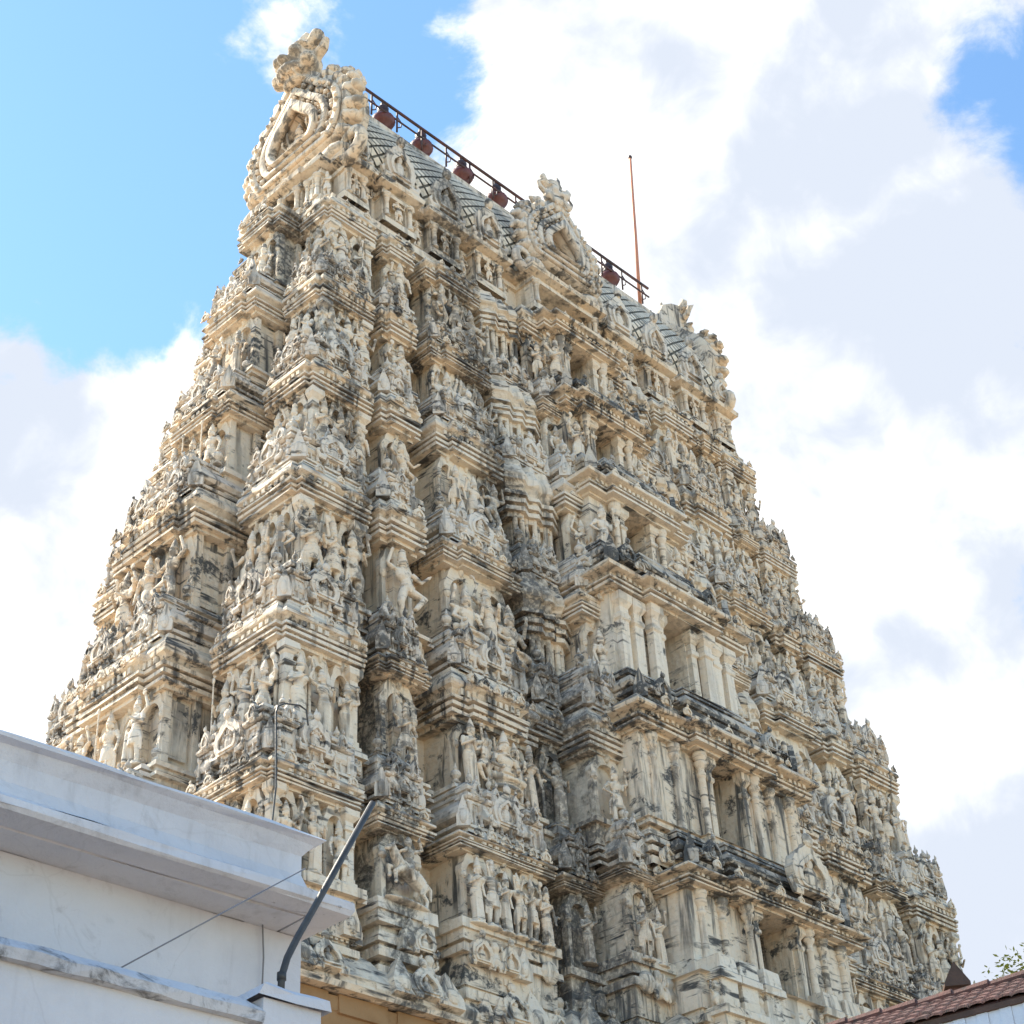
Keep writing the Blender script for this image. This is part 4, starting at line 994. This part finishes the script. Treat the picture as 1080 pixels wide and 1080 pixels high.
f0, f1 = on_ridge((674, 305)), on_ridge((664.5, 166)); f0b = f0.copy(); f0b.z = RZ; f0b.x -= (f1.x - f0.x) / (f1.z - f0.z) * (f0.z - RZ); f0b.y -= (f1.y - f0.y) / (f1.z - f0.z) * (f0.z - RZ)
e = empty('flagpole', f0b); tag(e, 'tall thin orange pole rising from the roof ridge against the white cloud', 'flagpole')
m = MB(); m.add(*tube([(0, 0, 0), (f1 - f0b) * .5, f1 - f0b], [.045, .042, .035], 8)); m.obj('shaft', POLE, e, True)
m = MB(); m.add(*ellip(tuple(f1 - f0b), (.055, .055, .07))); m.obj('knob', POTD, e, True)

# ------------------------------------------------------------------ ground
m = MB(); m.add([(-400, -400, 0), (400, -400, 0), (400, 400, 0), (-400, 400, 0)], [(0, 1, 2, 3)]); tag(m.obj('ground', GROUND), kind='structure')

# ------------------------------------------------------------------ white hall at the left
W0 = ray(317, 1022) * 10.; hall_o = Vector((W0.x, W0.y, 0))
def on_plane(px, y):                    # pixel -> hall frame on a plane parallel to the wall, y along HV
    r = ray(px[0], px[1]); t = (hall_o.dot(HV) + y) / r.dot(HV); P = r * t; q = P - hall_o
    return q.dot(HU), P.z + EYE.z
bestd = None
for kk in range(-80, 81):
    az = AZ + R(kk * .1); HU = Vector((math.sin(az), math.cos(az), 0)); HV = Vector((-math.cos(az), math.sin(az), 0))
    e_ = abs(on_plane((322, 885), -.5)[1] - on_plane((0, 777), -.5)[1])
    if bestd is None or e_ < bestd[0]: bestd = (e_, kk * .1)
az = AZ + R(bestd[1]); HU = Vector((math.sin(az), math.cos(az), 0)); HV = Vector((-math.cos(az), math.sin(az), 0))
print('hall turn', bestd)
HW = math.atan2(HU.y, HU.x)
hall = tag(empty('white_hall', hall_o, HW), 'low white limewashed hall with overhanging cornice in front of the tower', 'hall')
sof_z = on_plane((300, 985), 0)[1]
best = min((abs(on_plane((374, 966), -y)[1] - sof_z), y) for y in [k * .02 for k in range(10, 90)])
OV = best[1]; tipx = on_plane((374, 966), -OV)[0]
lipz = on_plane((333, 945), -OV)[1]
ptop = on_plane((322, 884), -OV + .18); HL = 16
print('HALL', sof_z, OV, tipx, lipz, ptop)
m = MB(); m.box(-HL, 0, 0, 7, 0, sof_z); m.obj('wall', WHITE, hall)
m = MB(); P = [(-HL, 7), (-HL, 0), (tipx - OV, 0), (tipx - OV, 7)]
stack(m, P, [(sof_z, .0), (sof_z, OV * .55), (sof_z + .02, OV * .55), (sof_z + .02, OV * .58), (sof_z + .005, OV * .58), (sof_z + .005, OV - .02), (sof_z + .02, OV), (sof_z + .07, OV), (sof_z + .09, OV - .03), (sof_z + .11, .1)], closed=True, jit=.006, seg=.5)
m.obj('cornice', WHITE, hall)
pt = ptop[1]; px_ = ptop[0]
m = MB(); P = [(-HL, 6.5), (-HL, -OV + .2), (px_, -OV + .2), (px_, 6.5)]
zz = sof_z + .10; hh = pt - zz
stack(m, P, [(zz, .14), (zz + .05 * hh, .12), (zz + .18 * hh, .03), (zz + .4 * hh, -.01), (zz + .7 * hh, .0), (zz + .88 * hh, .05), (zz + .92 * hh, .1), (pt - .02, .1), (pt, .08)], closed=True, jit=.007, seg=.4)
m.obj('parapet', WHITE, hall)
# lower wall in front, with its stained coping and end pier
LY = -1.25
lx, lz_ = on_plane((262, 1062), LY); _, lz2 = on_plane((0, 992), LY)
print('LOW', lx, lz_, lz2)
e = tag(empty('boundary_wall', hall_o + HU * lx + HV * LY, HW), 'lower white wall with black mould along its coping before the hall', 'wall')
m = MB(); m.box(-HL, 0, 0, .3, 0, lz_ - .07); m.obj('wall', WHITE, e)
m = MB(); stack(m, [(-HL, .3), (-HL, 0), (0, 0), (0, .3)], [(lz_ - .08, .0), (lz_ - .08, .05), (lz_ - .03, .06), (lz_ - .01, .04), (lz_ + .04, -.02)], closed=True, jit=.004, seg=.15); m.obj('coping', WHITE_OLD, e)
p2x, p2z = on_plane((332, 1060), LY)
m = MB(); m.box(.05, p2x - lx, -.05, .4, 0, p2z - .05); stack(m, [(.02, .43), (.02, -.08), (p2x - lx + .03, -.08), (p2x - lx + .03, .43)], [(p2z - .05, 0), (p2z + .0, 0), (p2z + .02, -.05)], closed=True, jit=.008, seg=.2); m.obj('pier', WHITE, e)

# bent pipe, hooked rod, cables
def at(px, y): x, z = on_plane(px, y); q = hall_o + HU * x + HV * y; return Vector((q.x, q.y, z))
pa = [at((296, 1052), -1.1), at((297, 1030), -1.1), at((303, 1010), -1.1), at((314, 988), -1.08), at((330, 960), -1.05), at((360, 906), -1.0), at((393, 847), -.95)]
o_ = pa[0].copy(); e = tag(empty('bent_pipe', o_), 'dark bent metal pipe leaning out from the end of the white wall', 'pipe')
m = MB(); m.add(*tube([p - o_ for p in pa], .0185, 10)); m.obj('tube', PIPE, e, True)
m = MB(); m.add(*tube([pa[1] - o_ - Vector((0, 0, .02)), pa[1] - o_ + Vector((0, 0, .02))], .024, 10)); m.obj('clamp', PIPE, e, True)
ha = [at(q, -OV + .5) for q in ((284, 915), (286, 878), (291, 830), (291, 752), (293, 745), (300, 742), (316, 744), (323, 749), (325, 765))]
m = MB(); o_ = ha[0].copy(); m.add(*tube([p - o_ for p in ha], .0065, 6)); tag(m.obj('hooked_rod', PIPE, None, True, o_), 'thin dark rod with a hooked top standing on the hall parapet', 'rod')
ca = [at((272, 940), -.02), at((271, 952), -.03), at((277, 975), -.03), at((278, 1010), -.03), at((276, 1052), -.03)]
m = MB(); o_ = ca[0].copy(); m.add(*tube([p - o_ for p in ca], .0055, 6)); tag(m.obj('wall_cable', WIRE, None, True, o_), 'grey cable running down the hall wall below its cornice', 'cable')
ca = [at((125, 1022), LY + .1), at((225, 968), -1.05), at((322, 916), -.9)]
m = MB(); o_ = ca[0].copy(); m.add(*tube([p - o_ for p in ca], .004, 6)); tag(m.obj('slanting_wire', WIRE, None, True, o_), 'thin grey wire slanting across the front of the white hall', 'wire')

# ------------------------------------------------------------------ tiled roof at the lower right
r1, r2 = ray(880, 1079), ray(1080, 1026)
D1 = 14.0; pA = r1 * D1; t = pA.z / r2.z; pB = r2 * t                # same height -> horizontal ridge
edge = Vector((pB.x - pA.x, pB.y - pA.y, 0)).normalized(); back = Vector((-edge.y, edge.x, 0))
if back.y < 0: back = -back
zr = pA.z + EYE.z - .05
print('ROOF', pA, pB, edge)
ang = math.atan2(edge.y, edge.x)
hs = tag(empty('tiled_house', (pA.x, pA.y, 0), ang), 'low house with terracotta tiled roof and pale fascia at the foot of the tower', 'house')
x0, x1 = -5.0, 14.0; run = .45; rise = .265
m = MB(); nrow = 5; ncol = int((x1 - x0) / .11)
for r_ in range(nrow):
    y0 = -run + run * r_ / nrow; y1 = -run + run * (r_ + 1) / nrow + .03; za = zr - rise + rise * r_ / nrow; zb_ = zr - rise + rise * (r_ + 1) / nrow
    for c_ in range(ncol):
        xx = x0 + c_ * .11; j = rnd.uniform(-.008, .008); v = []
        for yy, z in ((y0, za), (y1, zb_)):
            for q in range(5): a = math.pi * q / 4; v.append((xx + .055 - .054 * math.cos(a), yy + j, z + .018 * math.sin(a) + .02 + j))
        for yy, z in ((y0, za), (y1, zb_)):
            for q in range(5): a = math.pi * q / 4; v.append((xx + .055 - .054 * math.cos(a), yy + j, z + .015 * math.sin(a) + .003 + j))
        m.add(v, [(q, q + 1, q + 6, q + 5) for q in range(4)] + [(q + 10, q + 15, q + 16, q + 11) for q in range(4)] + [(q, q + 10, q + 11, q + 1) for q in range(4)])
m.add([(x0, -run + .02, zr - rise), (x1, -run + .02, zr - rise), (x1, 0, zr), (x0, 0, zr), (x0, run, zr - rise), (x1, run, zr - rise)], [(0, 1, 2, 3), (3, 2, 5, 4)])
for c_ in range(int((x1 - x0) / .3)): m.add(*tube([(x0 + c_ * .3, 0, zr + .02), (x0 + c_ * .3 + .31, 0, zr + .03)], [.035, .045], 8))
m.obj('roof', TILE, hs)
m = MB(); m.box(x0, x1, -run + .02, -run + .05, zr - rise - .045, zr - rise - .004); m.obj('batten', DARKWOOD, hs)
m = MB()
for c_ in range(int((x1 - x0) / .09)):
    xx = x0 + c_ * .09; m.box(xx, xx + .088, -run + .035 + (.008 if c_ % 2 else 0), -run + .08, zr - rise - .36, zr - rise - .047)
m.obj('fascia', FASCIA, hs)
m = MB(); m.box(x0 + .3, x1 - .3, -run + .35, run - .35, 0, zr - rise - .02); m.obj('wall', WHITE, hs)
# small gabled roof vent behind it
q = ray(1006, 1036) * 16.5
e = tag(empty('roof_turret', (q.x, q.y, 0), ang + .5), 'small dark gabled roof turret peeping over the tiled roof beside the tower', 'turret')
zt_ = q.z + EYE.z + .13
m = MB(); m.box(-.08, .08, -.14, .14, 0, zt_ - .18); m.obj('wall', TILE, e)
m = MB(); m.add([(-.12, -.2, zt_ - .2), (.12, -.2, zt_ - .2), (0, -.2, zt_), (-.12, .3, zt_ - .2), (.12, .3, zt_ - .2), (0, .3, zt_),
                 (-.12, -.2, zt_ - .23), (.12, -.2, zt_ - .23), (-.12, .3, zt_ - .23), (.12, .3, zt_ - .23)],
                [(0, 1, 2), (5, 4, 3), (1, 4, 5, 2), (3, 0, 2, 5), (6, 7, 1, 0), (7, 9, 4, 1), (9, 8, 3, 4), (8, 6, 0, 3), (6, 8, 9, 7)]); m.obj('roof', DARKWOOD, e)

# ------------------------------------------------------------------ tree behind, only its crown tip in view
q = ray(1093, 1016) * 34.; top = q.z + EYE.z
tr = tag(empty('leafy_tree', (q.x, q.y, 0)), 'yellow green tree whose crown tip shows over the tiled roof', 'tree')
m = MB(); m.add(*tube([(0, 0, 0), (.1, .1, top * .3), (.05, 0, top * .6), (.1, 0, top * .92)], [.38, .28, .18, .05], 10))
br = random.Random(5); tips = []
for k in range(16):
    a = k * 2.4; z = top * (.4 + .5 * k / 16); L = 2.9 * (1 - .6 * k / 16); p1 = Vector((math.cos(a) * L * .5, math.sin(a) * L * .5, z + .5)); p2 = Vector((math.cos(a) * L, math.sin(a) * L, z + .8))
    m.add(*tube([(.07, 0, z - .3), p1, p2], [.10, .06, .025], 6)); tips += [p1, p2, (p1 + p2) / 2]
for k in range(9): tips.append(Vector((br.gauss(.1, .35), br.gauss(0, .35), top * (.90 + .08 * br.random()))))
for t in tips[-9:]: m.add(*tube([(.09, 0, top * .84), (t + Vector((.1, 0, top * .86))) / 2, t], [.03, .02, .008], 5))
m.obj('trunk', BARK, tr, True)
m = MB()
for t in tips:
    for k in range(900 if t.z > top * .89 else 260):
        d = Vector((br.gauss(0, .32), br.gauss(0, .32), br.gauss(0, .26))); c_ = t + d; s = br.uniform(.035, .07)
        ax = Vector((br.uniform(-1, 1), br.uniform(-1, 1), br.uniform(-.6, .6))).normalized(); bx = ax.cross(Vector((br.uniform(-1, 1), br.uniform(-1, 1), 1))).normalized()
        m.add([c_ - ax * s, c_ + bx * s * .45, c_ + ax * s, c_ - bx * s * .45], [(0, 1, 2, 3)])
m.obj('crown', m_leaf, tr)
